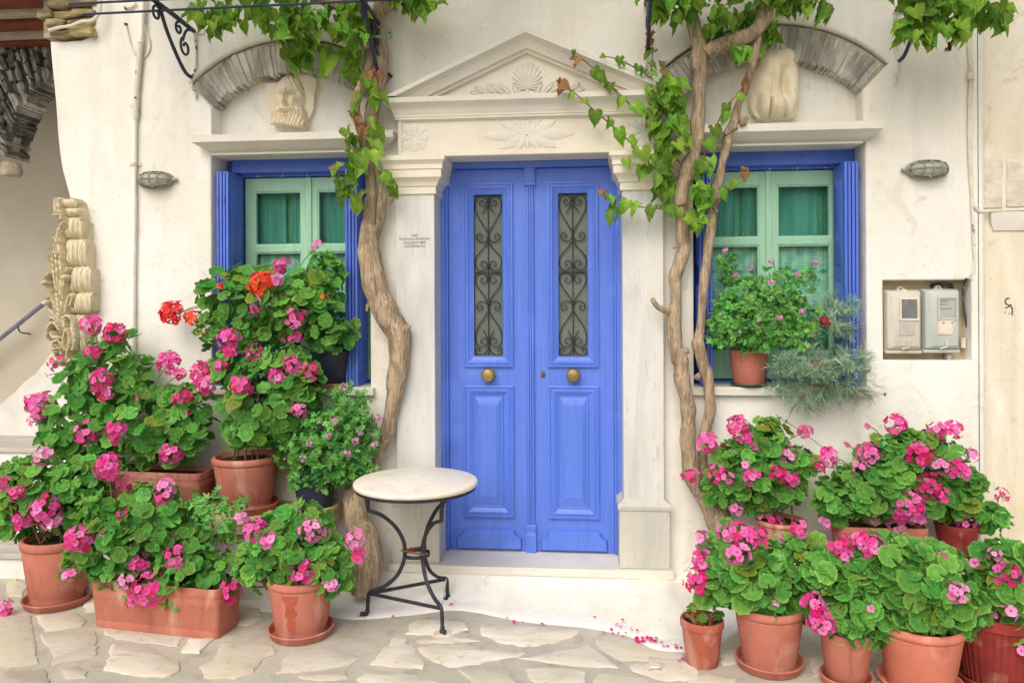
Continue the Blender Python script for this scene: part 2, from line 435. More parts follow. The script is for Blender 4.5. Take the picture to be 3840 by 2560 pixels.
outer = [(-3.09, -.1), (2.135, -.1), (2.135, 4.3), (-2.99, 4.3), (-2.99, 3.285), (-3.06, 3.262), (-3.16, 3.258), (-3.262, 3.262), (-3.258, 3.2), (-3.251, 3.115), (-3.238, 3.0), (-3.224, 2.847), (-3.215, 2.7),
         (-3.203, 2.581), (-3.187, 2.48), (-3.163, 2.393), (-3.122, 2.25), (-3.10, 2.1), (-3.092, 1.914)]
holes = [rect(*WINL), rect(*WINR), rect(-1.0, .34, -.05, 2.52), arch_hole(NL, 2.6), arch_hole(NR, 2.58), rect(*METER)]
wb = B().holed(outer, holes, 0, [1.0, .33, .33, .3, .13, .13, .10], .016)
obj('wall', wb, m_wall, house, 40)
for c, zb in ((NL, 2.6), (NR, 2.58)):
    obj('niche_back', B().box(c[0]-.6, c[0]+.6, .122, .16, zb-.02, c[1]+RO+.03), m_wall, house)
obj('recess_back', B().box(METER[0]-.02, METER[1]+.02, .095, .13, METER[2]-.02, METER[3]+.02), simple('dirty_recess_plaster', (196, 182, 152), (170, 154, 124), 9, .9, .1, .5, 30), house)
obj('rounded_corner', B().strip([[(2.133+.045*math.sin(a), .045-.045*math.cos(a), z) for a in [i*PI/12 for i in range(7)]] for z in (-.1, 4.3)]), m_wall, house, 60)
# relieving arches of thin schist slabs set on edge
for c in (NL, NR):
    a0 = math.asin(.485/RI)
    pr = [(c[0]+(RI+.006)*math.sin(-a0+2*a0*k/24), c[1]+(RI+.006)*math.cos(-a0+2*a0*k/24)) for k in range(25)]
    pr += [(c[0]+(RO-.012)*math.sin(a0-2*a0*k/24), c[1]+(RO-.012)*math.cos(a0-2*a0*k/24)) for k in range(25)]
    ar = B()
    n = 24
    for k in range(n):
        q = [pr[k], pr[k+1], pr[48-k], pr[49-k]]
        ar.quadprism(q, .028, .125)
    ring = obj('stone_arch', ar, m_grout, house, 40)
    a = -a0+.012
    while a < a0-.02:
        da = rnd(.028, .06); da = min(da, a0-.008-a)
        ri, ro = RI+rnd(-.012, .012), RO-rnd(.012, .035)
        pts = []
        for t, r in ((0, ri), (1, ri+rnd(-.01, .01)), (1, ro), (.5, ro+rnd(-.005, .008)), (0, ro-rnd(0, .012)), (-.06, (ri+ro)/2+rnd(-.03, .03))):
            aa = a+da*(t*.80+rnd(-.06, .06)); pts.append((c[0]+r*math.sin(aa), c[1]+r*math.cos(aa)))
        obj('stone', B().quadprism(pts, rnd(.018, .028), .11), m_schist, ring, 40, .003, 1)
        a += da
# window ledges
def ledge(xl, xr, zt):
    pr = [(.0, zt-.108), (.022, zt-.104), (.022, zt-.092), (.035, zt-.088), (.055, zt-.075), (.082, zt-.056), (.098, zt-.046), (.104, zt-.042), (.104, zt), (.0, zt+.002)]
    obj('ledge', B().cornice(pr, xl, xr, .0, .13), m_marble, house, 25)
ledge(-2.197, -1.20, 2.640); ledge(.50, 1.497, 2.62)
# window sills
obj('sill', B().box(-2.262, -1.235, -.04, .26, 1.112, 1.158), m_marble, house, 35, .004)
obj('sill', B().box(.583, 1.565, -.04, .26, 1.126, 1.173), m_marble, house, 35, .004)
# ------------------------------------------------------------------ windows
m_glass = NT('window_glass'); m_glass.out((.85, .98, .93, 1), .03, .5, Transmission_Weight=1.0, IOR=1.12)
m_glass = m_glass.m
m_drape = simple('green_drape', (98, 164, 150), (76, 142, 128), 3, .8, .1, .3, 30, (5, 1, .5), lo=.4, hi=.62)
def lace():
    n = NT('lace_curtain')
    c = n.mix(n.noise(20, 6, (1, 1, 1), .42, .58), lin((205, 244, 226)), lin((150, 214, 186)), .8)
    wv = n.n('ShaderNodeTexWave'); wv.inputs['Scale'].default_value = 40; wv.bands_direction = 'X'; n.l(n.coord(), wv.inputs[0])
    c = n.mix(wv.outputs['Fac'], c, lin((96, 172, 144)), .35)
    return n.out(c, .9, .1)
m_lace = lace()
def window(W, cx, xr0, xr1, zs):
    x0, x1, z0, z1 = W
    w_ = thing('window', None, None, (cx, .25, z0)); WM[w_.name] = Matrix.Translation((cx, .25, z0))
    w_.parent = house; w_.matrix_parent_inverse = Matrix.Identity(4)
    hw = .418; l, r = cx-hw, cx+hw; zt = z1-.105; zb = z0+.02
    fr = B().holed(rect(x0-.02, x1+.02, z0-.01, z1+.02), [rect(l-.012, r+.012, zb-.01, zt+.004)], .225, .30)
    obj('frame', fr, m_blue_s, w_, 35, .003)
    obj('lintel_board', B().box(x0+.05, x1-.004, .17, .224, z1-.085, z1-.002), m_blue_s, w_, 35, .004)
    zm = zs
    for sgn in (-1, 1):
        a, b = (l, cx-.003) if sgn < 0 else (cx+.003, r)
        st = .062
        pi = [rect(a+st, b-st*.8, zm+.022, zt-.085), rect(a+st, b-st*.8, zb+.52-.36, zm-.022)]
        if sgn > 0: pi = [rect(a+st*.8, b-st, zm+.022, zt-.085), rect(a+st*.8, b-st, zb+.16, zm-.022)]
        obj('sash', B().holed(rect(a, b, zb, zt), pi, .255, .295), m_mint, w_, 35, .004)
        for q in pi:
            (qx0, qz0), (qx1, qz1) = q[0], q[2]
            obj('pane', B().box(qx0-.004, qx1+.004, .278, .281, qz0-.004, qz1+.004), m_glass, w_)
            bd = B(); bd.rects([(qx0-.001, qx1+.001, qz0-.001, qz1+.001, .262), (qx0+.008, qx1-.008, qz0+.008, qz1-.008, .262), (qx0+.011, qx1-.011, qz0+.011, qz1-.011, .277)], False)
            obj('glazing_bead', bd, m_mint, w_)
    obj('meeting_strip', B().box(cx-.018, cx+.018, .244, .256, zb, zt), m_mint, w_, 35, .003)
    for k in range(5):
        xx = l+.10+k*(2*hw-.2)/4
        obj('hook', B().lathe([(.002, -.006), (.006, -.002), (.006, .004), (.001, .007)], (xx, .222, z1-.098), 8), m_pvc, w_)
    dr = B(); nseg = 40                                       # hanging drapes with folds behind the glass
    for (a, b) in ((l+.03, cx-.05-.13), (cx-.05-.09, cx-.03), (cx+.03, cx+.30), (cx+.335, r-.03)):
        dr.strip([[(a+(b-a)*k/nseg, .335+.004*math.sin(k*.55)+.002*math.sin(k*1.7), z) for k in range(nseg+1)] for z in (zb+.04, zt-.05)])
    obj('drape', dr, m_drape, w_, 60)
    obj('back_cloth', B().add([(l-.05, .37, zb-.05), (r+.05, .37, zb-.05), (r+.05, .37, zt+.05), (l-.05, .37, zt+.05)], [(0, 1, 2, 3)]), simple('pale_green_cloth', (120, 190, 160), (90, 165, 136), 5), w_)
    for sgn in (-1, 1):
        a, b = (l+.05, cx-.04) if sgn < 0 else (cx+.04, r-.05)
        lc = B(); nx = 46; zt2 = zm-.005
        for j in range(nx):
            xa = a+(b-a)*j/nx; xb_ = a+(b-a)*(j+.62)/nx
            ya = .312+.006*math.sin(j*.7)
            lc.add([(xa, ya, zm-.40), (xb_, ya, zm-.40), (xb_, ya, zt2), (xa, ya, zt2)], [(0, 1, 2, 3)])
        for j in range(26):
            if j % 1 == 0:
                za = zm-.40+.40*j/26
                hgt = .0095 if j < 14 else .004
                lc.add([(a, .316, za), (b, .316, za), (b, .316, za+hgt), (a, .316, za+hgt)], [(0, 1, 2, 3)])
        obj('lace_curtain', lc, m_lace, w_)
        ov = B()
        for j in range(4):
            ox = a+(b-a)*(j+.5)/4
            ov.add([(ox+.022*math.cos(t*PI/6), .304, zm-.175+.009*math.sin(t*PI/6)) for t in range(12)], [tuple(range(12))])
        obj('lace_eyelet', ov, m_drape, w_)
    # folded shutters, one pair on each side
    for sgn, xa in ((-1, xr0), (1, xr1)):
        for j in range(2):
            xx = xa+j*.040
            s_ = B().box(xx, xx+.034, .022, .226, z0+.004, z1-.10)
            sh = obj('shutter', s_, m_blue_s, house, 35, .003)
            pl = B()
            for (pz0, pz1) in ((z0+.09, z0+.58), (z0+.68, z1-.19)):
                for xf, dx in ((xx+.034, .001), (xx, -.001)):
                    e = [(xf, .06, pz0), (xf, .19, pz0), (xf, .19, pz1), (xf, .06, pz1)]
                    f_ = [(xf+dx*9, .075, pz0+.015), (xf+dx*9, .175, pz0+.015), (xf+dx*9, .175, pz1-.015), (xf+dx*9, .075, pz1-.015)]
                    if dx < 0: e, f_ = e[::-1], f_[::-1]
                    pl.loops([e, f_], True)
            obj('panel', pl, m_blue_s, sh)
            gr = B().box(xx+.014, xx+.019, .0195, .026, z0+.01, z1-.105)
            obj('painted_groove', gr, simple('gap_shade_blue', (36, 42, 100)), sh)  # raised strip coloured dark blue for the shade in a groove
            hg = B()
            for hz in (z0+.12, z0+.5, z1-.30):
                hg.box(xx+.005, xx+.012, .018, .03, hz, hz+.05)
            obj('hinge', hg, m_blue_s, sh)
    return w_
window(WINL, -1.722, -2.212, -1.418, 1.995)
window(WINR, 1.076, .640, 1.436, 2.005)
# ------------------------------------------------------------------ doorway of marble
m_base = marble('greyish_base_marble', (204, 203, 190), (174, 177, 170), (190, 184, 162), (2.5, 1, .6))
for sx in (-1, 1):
    a, b = (-1.092, -.865) if sx < 0 else (.205, .432)
    p = thing('pilaster', None, None, ((a+b)/2, 0, .165)); p.parent = house; p.matrix_parent_inverse = Matrix.Identity(4)
    obj('shaft', B().box(a, b, -.06, .195, .535, 2.29), m_marble_v, p, 35, .004)
    obj('capital', B().cornice([(.002, 2.272), (.012, 2.276), (.012, 2.315), (.020, 2.320), (.024, 2.335), (.034, 2.352), (.046, 2.362), (.050, 2.366), (.050, 2.410), (.057, 2.412), (.057, 2.436), (.060, 2.440), (.068, 2.455), (.074, 2.460), (.074, 2.487)], a, b, -.06, .19), m_carve, p, 25)
    obj('plinth', B().cornice([(.024, .166), (.024, .485), (.030, .488), (.034, .497), (.034, .512), (.028, .524), (.018, .530), (.006, .541), (0, .545)], a, b, -.06, .185), m_base, p, 25)
# inscription
txt = bpy.data.curves.new('inscription', 'FONT')
txt.body = 'οικία\nΕυάγγελου Βουδούρη,\nμαρμαρογλύπτη\n(αυτοδίδακτου)'
txt.align_x = 'CENTER'; txt.size = .0215; txt.space_line = .98; txt.shear = .2; txt.extrude = .0003; txt.resolution_u = 2
to = bpy.data.objects.new('tmp_text', txt); sc.collection.objects.link(to)
bpy.context.view_layer.update()
tm = bpy.data.meshes.new_from_object(to.evaluated_get(bpy.context.evaluated_depsgraph_get()))
bpy.data.objects.remove(to)
tm.materials.append(simple('dark_engraving', (112, 112, 110), (150, 148, 142), 60, .9))
ins = bpy.data.objects.new('inscription', tm)
pc = Zm(1200, 900, 1.568)(556, -22, -.0612)
link(ins, bpy.data.objects['pilaster'], Matrix.Translation((pc.x, -.0612, pc.z)) @ Matrix.Rotation(PI/2, 4, 'X') @ Matrix.Scale(.80, 4, (1, 0, 0)))
# entablature and pediment
ent = thing('pediment', None, None, (DX, 0, 2.5)); ent.parent = house; ent.matrix_parent_inverse = Matrix.Identity(4)
fz = B().box(DX-.745, DX+.745, -.05, .19, 2.489, 2.735)
obj('frieze', fz, m_carve, ent, 35, .003)
bd = B().rects([(DX-.745, DX+.745, 2.492, 2.733, -.051), (DX-.745, DX+.745, 2.492, 2.733, -.060), (DX-.726, DX+.726, 2.515, 2.700, -.060), (DX-.720, DX+.720, 2.521, 2.694, -.0515)], False)
obj('frieze_border', bd, m_carve, ent)
obj('cornice', B().cornice([(.0, 2.700), (.012, 2.702), (.012, 2.712), (.016, 2.716), (.016, 2.727), (.020, 2.733), (.024, 2.75), (.034, 2.766), (.052, 2.779), (.062, 2.786), (.066, 2.789), (.066, 2.818), (.0, 2.822)], DX-.748, DX+.748, -.062, .10), m_marble, ent, 25)
def lam(apex, y, z0=2.8225, sl=.448, lift=0):
    hw = (apex-z0)/sl
    return [(DX-hw, y, z0+lift), (DX, y, apex+lift), (DX+hw, y, z0+lift)]
cs = [lam(3.186, .02), lam(3.186, -.132), lam(3.180, -.138), lam(3.157, -.138), lam(3.153, -.124), lam(3.135, -.100), lam(3.11, -.084), lam(3.090, -.078), lam(3.088, -.058), lam(3.070, -.058), lam(3.068, -.030)]
obj('raking_cornice', B().strip(cs[::-1]), m_marble, ent, 20)
t = lam(3.069, -.031)
obj('tympanum', B().quadprism([(p[0], p[2]) for p in t], -.0305, .02), m_carve, ent)
def petal(b, cx, cz, ang, l, wd, h, y, n=8, blunt=0):
    ca, sa = math.cos(ang), math.sin(ang); vs = []
    for i in range(n+1):
        t = i/n
        wv = wd*(math.sin(PI*t**(.85))**(.75) if not blunt else math.sin(PI*min(1, t*.5+.03))**.9*(1 if t < .8 else math.sqrt(max(0, 1-((t-.8)/.2)**2))))
        for k, q in ((-1, 0), (-.5, .75), (0, .45), (.5, .75), (1, 0)):
            px, pz = l*t, k*wv
            vs.append((cx+px*ca-pz*sa, y-h*q*math.sin(PI*(.12+.80*t))-.0008, cz+px*sa+pz*ca))
    fs = [(i*5+k, (i+1)*5+k, (i+1)*5+k+1, i*5+k+1) for i in range(n) for k in range(4)]
    b.add(vs, fs)
star = B()
for a, l, wd in ((0, .268, .036), (180, .268, .036), (25, .180, .032), (155, .180, .032), (-25, .180, .032), (-155, .180, .032), (52, .122, .024), (128, .122, .024), (-52, .122, .024), (-128, .122, .024), (90, .092, .019), (-90, .092, .019)):
    petal(star, DX+.004, 2.603, math.radians(a), l, wd, .011, -.050)
star.lathe([(.0, 0), (.01, .0), (.008, .01), (.001, .014)], (DX, -.05, 2.603), 10)
obj('carved_star_flower', star, m_marble, ent, 50)
for cx in (-.980, .322):
    ro = B()
    for k in range(8):
        petal(ro, cx, 2.605, k*PI/4, .084 if k % 2 == 0 else .092, .029, .012, -.050, 8, 1)
    obj('carved_rosette', ro, m_marble, ent, 50)
sh = B(); rings = []; hx, hz = DX+.002, 2.868
for i in range(9):
    f_ = .06+.94*i/8
    ring = []
    for k in range(57):
        a = math.radians(-62+304*k/56)
        rr = .080*(1+.06*abs(math.cos(k*PI/4))*(i/8))
        ex_, ez_ = hx+rr*1.02*math.cos(a), 2.935+rr*math.sin(a)
        hh = .026*math.sin(PI*(.12+.80*i/8))*.38+.005*math.cos(k*2*PI/4)*(i/8)
        ring.append((hx+(ex_-hx)*f_, -.0305-max(hh, .001), hz+(ez_-hz)*f_))
    rings.append(ring)
rings.append([(p[0], -.0305, p[2]) for p in rings[-1]])
sh.strip(rings[::-1])
obj('carved_shell', sh, m_marble, ent, 50)
lf = B()
for s in (-1, 1):
    path = [(DX+s*x, -.034, z) for x, z in ((0, 2.838), (.02, 2.842), (.06, 2.835), (.12, 2.834), (.18, 2.84), (.24, 2.842), (.28, 2.845), (.305, 2.855))]
    lf.tube(cat_rom(path, 4), [.012-.008*i/28 for i in range(29)], 8)
    for x, z, a, l in ((.05, 2.838, 60, .06), (.09, 2.838, 45, .075), (.13, 2.842, 38, .085), (.17, 2.845, 40, .07), (.20, 2.85, 60, .055), (.22, 2.848, 25, .075), (.26, 2.85, 50, .05), (.27, 2.85, 10, .05), (.20, 2.84, -35, .035), (.15, 2.836, -40, .03), (.24, 2.842, -40, .03)):
        aa = math.radians(a) if s > 0 else PI-math.radians(a)
        petal(lf, DX+s*x, z, aa, l*1.25, .017, .020, -.0305, 6)
lf.lathe([(.0, -.024), (.012, -.012), (.014, 0), (.008, .014), (0, .02)], (DX, -.034, 2.852), 10)
obj('carved_acanthus', lf, m_marble, ent, 50)
# step and its plastered plinth
obj('door_step', B().box(-1.13, .478, -.118, .30, .118, .163), m_marble, house, 35, .004)
SK = [(-2.6, -.40), (-1.75, -.46), (-1.364, -.475), (-1.177, -.488), (-.917, -.409), (-.673, -.33), (-.335, -.444), (.002, -.496), (.194, -.582), (.31, -.717), (.441, -.738), (.56, -.70), (.72, -.52), (.9, -.3), (1.1, -.16)]
SK = [(p.x, p.y) for p in cat_rom([(a, b, 0) for a, b in SK], 5)]
cur = []; edge = []
for x, y in SK:
    wide = max(0, -y-.09); mound = math.exp(-((x-.37)/.16)**2)
    top = .117 if x > -1.16 else .10
    prof = []
    for t in [i/10 for i in range(11)]:
        yy = -.105 + (y+.02+.105)*(t**1.8)
        zz = top*(1-t)**1.25 + mound*.10*math.sin(PI*t)**1.2*(.6+.4*math.sin(x*40+t*9)*.3)
        zz += .006*math.sin(x*23+t*5)*math.sin(PI*t)
        prof.append((x, yy, zz+.004))
    prof = [(x, .02, top+.004)]+prof+[(x, y+.012, .002), (x, y+.03, -.02)]
    cur.append(prof)
    wd = .075+.02*math.sin(x*5)+.012*math.sin(x*17)
    edge.append([(x, y-.012, -.004), (x, y-.006, .007), (x, y+wd*.5, .013), (x, y+wd, .020+.002*math.sin(x*30))])
obj('plinth', B().strip(cur), m_wall, house, 60)
obj('whitewashed_edge', B().strip(edge[9:-8]), m_white, house, 60)
# ------------------------------------------------------------------ blue double door
door = house
ZB, ZT = .148, 2.485
fr = B(); fr.box(DX-.555, DX-.508, .125, .21, .164, 2.489); fr.box(DX+.508, DX+.555, .125, .21, .164, 2.489)
fr.box(DX-.508, DX+.508, .125, .21, 2.452, 2.489)
obj('door_frame', fr, m_blue, door, 35, .005)
fr = B(); fr.box(DX-.508, DX-.494, .140, .20, .164, 2.452); fr.box(DX+.494, DX+.508, .140, .20, .164, 2.452)
obj('door_stop', fr, m_blue, door, 35, .003)
GZ0, GZ1 = 1.330, 2.298
for s in (-1, 1):
    gx = DX+s*.2535; g0, g1 = gx-.0865, gx+.0865
    a, b = (DX-.494, DX-.003) if s < 0 else (DX+.003, DX+.494)
    leaf = obj('door_leaf', B().holed(rect(a, b, .1665, 2.450), [rect(g0, g1, GZ0, GZ1)], .170, .21), m_blue, door, 35, .003)
    X0, X1, Z0, Z1 = gx-.149, gx+.149, 1.266, 2.366
    def fit(i, j, y): return (X0+(g0-X0)*i, X1-(X1-g1)*i, Z0+(GZ0-Z0)*j, Z1-(Z1-GZ1)*j, y)
    mo = B().rects([fit(0, 0, .1705), fit(0, 0, .153), fit(.16, .16, .150), fit(.20, .20, .157), fit(.30, .30, .157), fit(.33, .33, .151), fit(.42, .42, .150), fit(.50, .50, .156), fit(.72, .72, .164), fit(.92, .92, .170), fit(.96, .96, .166), fit(1, 1, .167), fit(1, 1, .21)], False)
    obj('glass_moulding', mo, m_blue, leaf, 25)
    px0, px1, pz0, pz1 = gx-.150, gx+.150, .366, 1.155
    def ins_(d, y, e=None): e = d if e is None else e; return (px0+d, px1-d, pz0+e, pz1-e, y)
    pn = B().rects([ins_(0, .1705), ins_(0, .154), ins_(.010, .151), ins_(.014, .158), ins_(.022, .158), ins_(.026, .151), ins_(.034, .150), ins_(.060, .167), ins_(.064, .160), ins_(.070, .162), ins_(.092, .150, .112), ins_(.097, .150, .118), ins_(.100, .146, .122), ins_(.106, .146, .128)], True)
    obj('door_panel', pn, m_blue, leaf, 22)
    kx, kw, kz0, kz1, nt = gx, .197, .176, .292, .045
    pts = [(kx-kw, kz0), (kx+kw, kz0), (kx+kw, kz1-nt)]
    for t in range(1, 7):
        an = t/7*PI/2; pts.append((kx+kw-nt*math.sin(an)*.92, kz1-nt*math.cos(an)))
    pts += [(kx+kw-nt, kz1)]
    pts += [(2*kx-p[0], p[1]) for p in pts[:1:-1]]
    inner = [(kx+(p[0]-kx)*.965, (kz0+kz1)/2+(p[1]-(kz0+kz1)/2)*.86) for p in pts]
    kb = B().loops([[(p[0], .1695, p[1]) for p in pts], [(p[0], .160, p[1]) for p in pts], [(p[0], .146, p[1]) for p in inner]], True)
    obj('kick_panel', kb, m_blue, leaf, 30)
    obj('screen_glass', B().box(g0-.005, g1+.005, .192, .196, GZ0-.005, GZ1+.005), m_screen, leaf)
    # wrought grille
    def G(x, y): return (gx+x*.000706, .178, GZ1-(y-110)*.000712)
    cv = []
    A1 = [(3,432),(40,370),(85,295),(112,230),(110,165),(85,125),(55,118),(22,140),(14,172),(35,203),(62,200),(74,178),(62,158),(44,163),(44,178)]
    A2 = [(6,462),(12,490),(40,508),(78,500),(100,470),(92,442),(68,436),(52,455),(62,478),(76,470)]
    A3 = [(4,505),(40,560),(90,615),(113,665),(106,722),(72,750),(38,742),(12,712),(18,682),(45,668),(66,688),(56,712),(40,705)]
    A4 = [(4,195),(20,222),(40,248),(54,272)]
    for P in (A1, A2, A3, A4): cv.append(P)
    cv.append([(3,1020),(40,960),(90,890),(113,830),(100,785),(65,768),(32,778),(12,810),(18,845),(45,856),(68,835),(58,812),(42,820)])
    cv.append([(6,1048),(14,1024),(42,1010),(80,1016),(100,1046),(90,1080),(66,1084),(52,1060),(64,1044),(76,1055)])
    cv.append([(3,1088),(40,1150),(90,1225),(113,1300),(104,1365),(70,1394),(35,1385),(10,1352),(20,1325),(48,1318),(70,1342),(58,1366),(42,1358)])
    cv.append([(4,1325),(20,1300),(34,1275),(44,1250)])
    cv.append([(3,1398),(30,1445),(70,1464),(105,1450),(113,1420),(94,1402),(74,1418),(86,1434)])
    gb = B()
    for P in cv:
        for sg in (-1, 1):
            pts = cat_rom([G(sg*x, y) for x, y in P], 4)
            m = len(pts)
            gb.tube(pts, [.0033*(1-.25*i/m) for i in range(m)], 6)
    gb.tube([G(0, 112), G(0, 1468)], .0030, 6)
    gb.tube([G(-122, 760), G(122, 760)], .0042, 6)
    for y in (165, 435, 470, 715, 800, 1030, 1065, 1345, 1395):
        gb.lathe([(.0, -.012), (.0065, -.010), (.0065, .010), (0, .012)], G(0, y), 8)
    obj('grille', gb, m_iron, leaf, 60)
    kb = B()
    pr = [(.0, .048), (.018, .047), (.0235, .043), (.0245, .038), (.0265, .034), (.027, .028), (.024, .02), (.014, .014), (.014, .006), (.026, .004), (.028, .0)]
    rings = [[(gx+(0 if s < 0 else .0)+1.5*r*math.cos(a), .170-1.25*h, 1.217+1.5*r*math.sin(a)) for a in [2*PI*k/24 for k in range(24)]] for r, h in pr[::-1]]
    kb.loops(rings, True)
    obj('door_knob', kb, m_brass, leaf, 40)
kh = B().loops([[(DX+.072+rx*math.cos(2*PI*k/20), y, 1.222+rz*math.sin(2*PI*k/20)) for k in range(20)] for rx, rz, y in ((.013, .019, .170), (.013, .019, .163), (.010, .016, .161))], True)
kp = obj('keyhole_plate', kh, m_rust, door, 40)
obj('keyhole', B().box(DX+.070, DX+.074, .1600, .165, 1.212, 1.226), m_iron, kp)
# astragal with little capital and foot
asg = B()
for x0, x1, y in ((-.024, .024, .158), (-.019, -.008, .150), (-.005, .005, .148), (.008, .019, .150)): asg.box(DX+x0, DX+x1, y, .172, .30, 2.36)
ast = obj('astragal', asg, m_blue, door, 35, .003)
obj('astragal_capital', B().cornice([(0, 2.345), (.006, 2.348), (.006, 2.362), (.002, 2.368), (.006, 2.378), (.006, 2.392), (.003, 2.396), (.003, 2.44), (.009, 2.446), (.009, 2.452)], DX-.026, DX+.026, .146, .172), m_blue, ast, 25)
obj('astragal_foot', B().cornice([(.004, .158), (.004, .270), (.0, .275), (-.002, .29), (.003, .303), (.003, .325), (0, .33)], DX-.026, DX+.026, .142, .172), m_blue, ast, 25)
# ------------------------------------------------------------------ covered passage at the left
pas = thing('covered_passage', 'shaded covered passage with dark stone arch and red brown board ceiling', 'passage', (-3.6, .8, 0))
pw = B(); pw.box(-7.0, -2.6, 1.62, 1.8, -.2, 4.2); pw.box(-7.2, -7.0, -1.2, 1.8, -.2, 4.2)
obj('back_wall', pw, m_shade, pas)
zp = Zm(0, 0, 2.24)
# rough arch: courses of flat stones following the curve of the haunch
arc_in = [(455,655),(380,690),(290,760),(220,850),(160,960),(120,1080),(80,1200),(75,1320)]
arc_out = [(440,300),(300,300),(180,330),(60,400),(-60,520),(-160,700),(-220,900),(-260,1150)]
YA = .62
ai = cat_rom([zp(a, b, YA) for a, b in arc_in], 8); ao = cat_rom([zp(a, b, YA) for a, b in arc_out], 8)
n = len(ai)-1
core = B().quadprism([(p.x, p.z) for p in ai]+[(p.x, p.z) for p in reversed(ao)], YA+.03, YA+.10)
arch = obj('rough_arch', core, m_grout, pas, 40)
k = 0.
while k < n-.5:
    st = rnd(1.6, 3.2); e = min(n, k+st)
    def at_(l, t):
        i = min(int(t), len(l)-2); return l[i].lerp(l[i+1], t-i)
    a0_, a1_, b0_, b1_ = at_(ai, k), at_(ai, e), at_(ao, k), at_(ao, e)
    t = -rnd(.0, .06)
    while t < 1:
        w_ = rnd(.18, .5); t2 = min(1.0, t+w_)
        c4 = [a0_.lerp(b0_, max(t, -.05)), a0_.lerp(b0_, t2-.015), a1_.lerp(b1_, t2-.02), a1_.lerp(b1_, max(t, -.05))]
        pts = []
        cc = sum(c4, Vector())/4
        for i in range(4):
            p, q = c4[i], c4[(i+1) % 4]
            for f in (.0, .33, .66):
                r = p.lerp(q, f); r = cc+(r-cc)*.93
                pts.append((r.x+rnd(-.008, .008), r.z+rnd(-.008, .008)))
        obj('stone', B().quadprism(pts, YA-rnd(.01, .07), YA+.2), m_schist_d if rnd(0, 1) < .75 else m_schist, arch, 40, .006, 1)
        t = t2
    k = e
# plastered end of the arch
pe = B(); c = zp(50, 1415, YA); pe.lathe([(.02, -.05), (.062, -.045), (.075, -.01), (.06, .045), (.02, .06)], (c.x, c.y+.05, c.z), 14)
obj('plastered_springer', pe, m_grout, pas, 60)
# ceiling of boards running left to right, on the wall
for i, (ya, z) in enumerate([(-.22, 3.60), (.02, 3.55), (.26, 3.50), (.50, 3.46)]):
    obj('ceiling_board', B().box(-6.9, -3.16-rnd(0, .03), ya, ya+.15, z-.02, z+.08), m_brownwood, pas, 35, .006)
    obj('ceiling_slat', B().box(-6.9, -3.14-rnd(0, .03), ya+.135, ya+.225, z-.045, z-.015), simple('weathered_grey_slat', (190, 178, 164), (160, 148, 134), 9, .8, .2, .3, 30, (1, 6, 6)), pas, 35, .004)
obj('ceiling_top', B().box(-6.95, -3.0, -.3, 1.7, 3.68, 3.75), m_brownwood, pas)
# rough stone corbel above the house corner
cb = obj('corbel', B().box(-3.33, -3.0, .04, .6, 3.30, 4.2), m_grout, pas)
for (x0, y0, x1, y1) in ((322,84,440,160),(430,84,600,150),(590,70,778,140),(395,165,560,240),(560,150,786,215),(410,250,600,318),(600,225,788,310),(380,-60,780,60)):
    a, b = zp(x0, y1, -.03), zp(x1, y0, -.03)
    pts = rough_poly([(a.x, a.z), (b.x, a.z), (b.x, b.z), (a.x, b.z)], .05, .009)
    obj('stone', B().quadprism([(p.x, p.y) for p in pts], -rnd(.02, .06), .1), simple('ochre_schist', (186, 172, 128), (122, 112, 88), 10, .85, .2, .9, 24, (.6, 1, 2.2), rn=.15, lo=.40, hi=.6, bdist=.014) if not bpy.data.materials.get('ochre_schist') else bpy.data.materials['ochre_schist'], cb, 40, .008, 1)
# stair behind: sloping whitewashed flank, treads and rail
st_ = bpy.data.objects.new('stairs', None); link(st_, None, Matrix.Translation((-3.6, .9, 0))); props(st_, 'pale stone stairs climbing inside the passage', kind='structure')
zr = Zm(0, 900, 1.568)
flank = [zr(-500, 1480, 1.45), zr(-60, 1010, 1.45), zr(0, 955, 1.45), zr(60, 900, 1.45), zr(120, 838, 1.45), zr(185, 790, 1.45), zr(240, 715, 1.45), zr(290, 655, 1.45), zr(350, 600, 1.45), zr(520, 440, 1.45), zr(620, 440, 1.45), zr(620, 1900, 1.45), zr(-500, 1900, 1.45)]
fp = rough_poly([(p.x, p.z) for p in flank], .05, .006)
obj('flank', B().quadprism([(p.x, p.y) for p in fp], 1.50, 1.63), m_white, st_)
m_tread = marble('stair_stone', (202, 200, 190), (164, 164, 158), (188, 180, 160), (.5, 3, 1))
for i, (z, yf) in enumerate(((.16, -.10), (.30, .26), (.44, .60), (.58, .98))):
    obj('step', B().box(-7.0, -3.0 if i else -3.02, yf, 1.62, z-.165, z-.035), m_white, st_, 35, .01)
    obj('tread', B().box(-7.0, -3.01, yf-.02, 1.62, z-.034, z), m_tread, st_, 35, .006)
hr = thing('handrail', 'slim grey metal handrail slanting up the passage wall', 'handrail', (-3.6, 1.5, 1))
a, b = zr(-400, 900, 1.48), zr(420, 245, 1.48)
obj('rail', B().tube([a, b], .017, 10), simple('grey_rail_metal', (124, 134, 144), (104, 112, 120), 12, .45, .4), hr)
for t in (.36, .62, .835):
    p = a.lerp(b, t)
    obj('rail_bracket', B().tube(cat_rom([p, p+Vector((.02, .0, -.06)), p+Vector((0, .14, -.08))], 4), .006, 6), m_iron, hr)
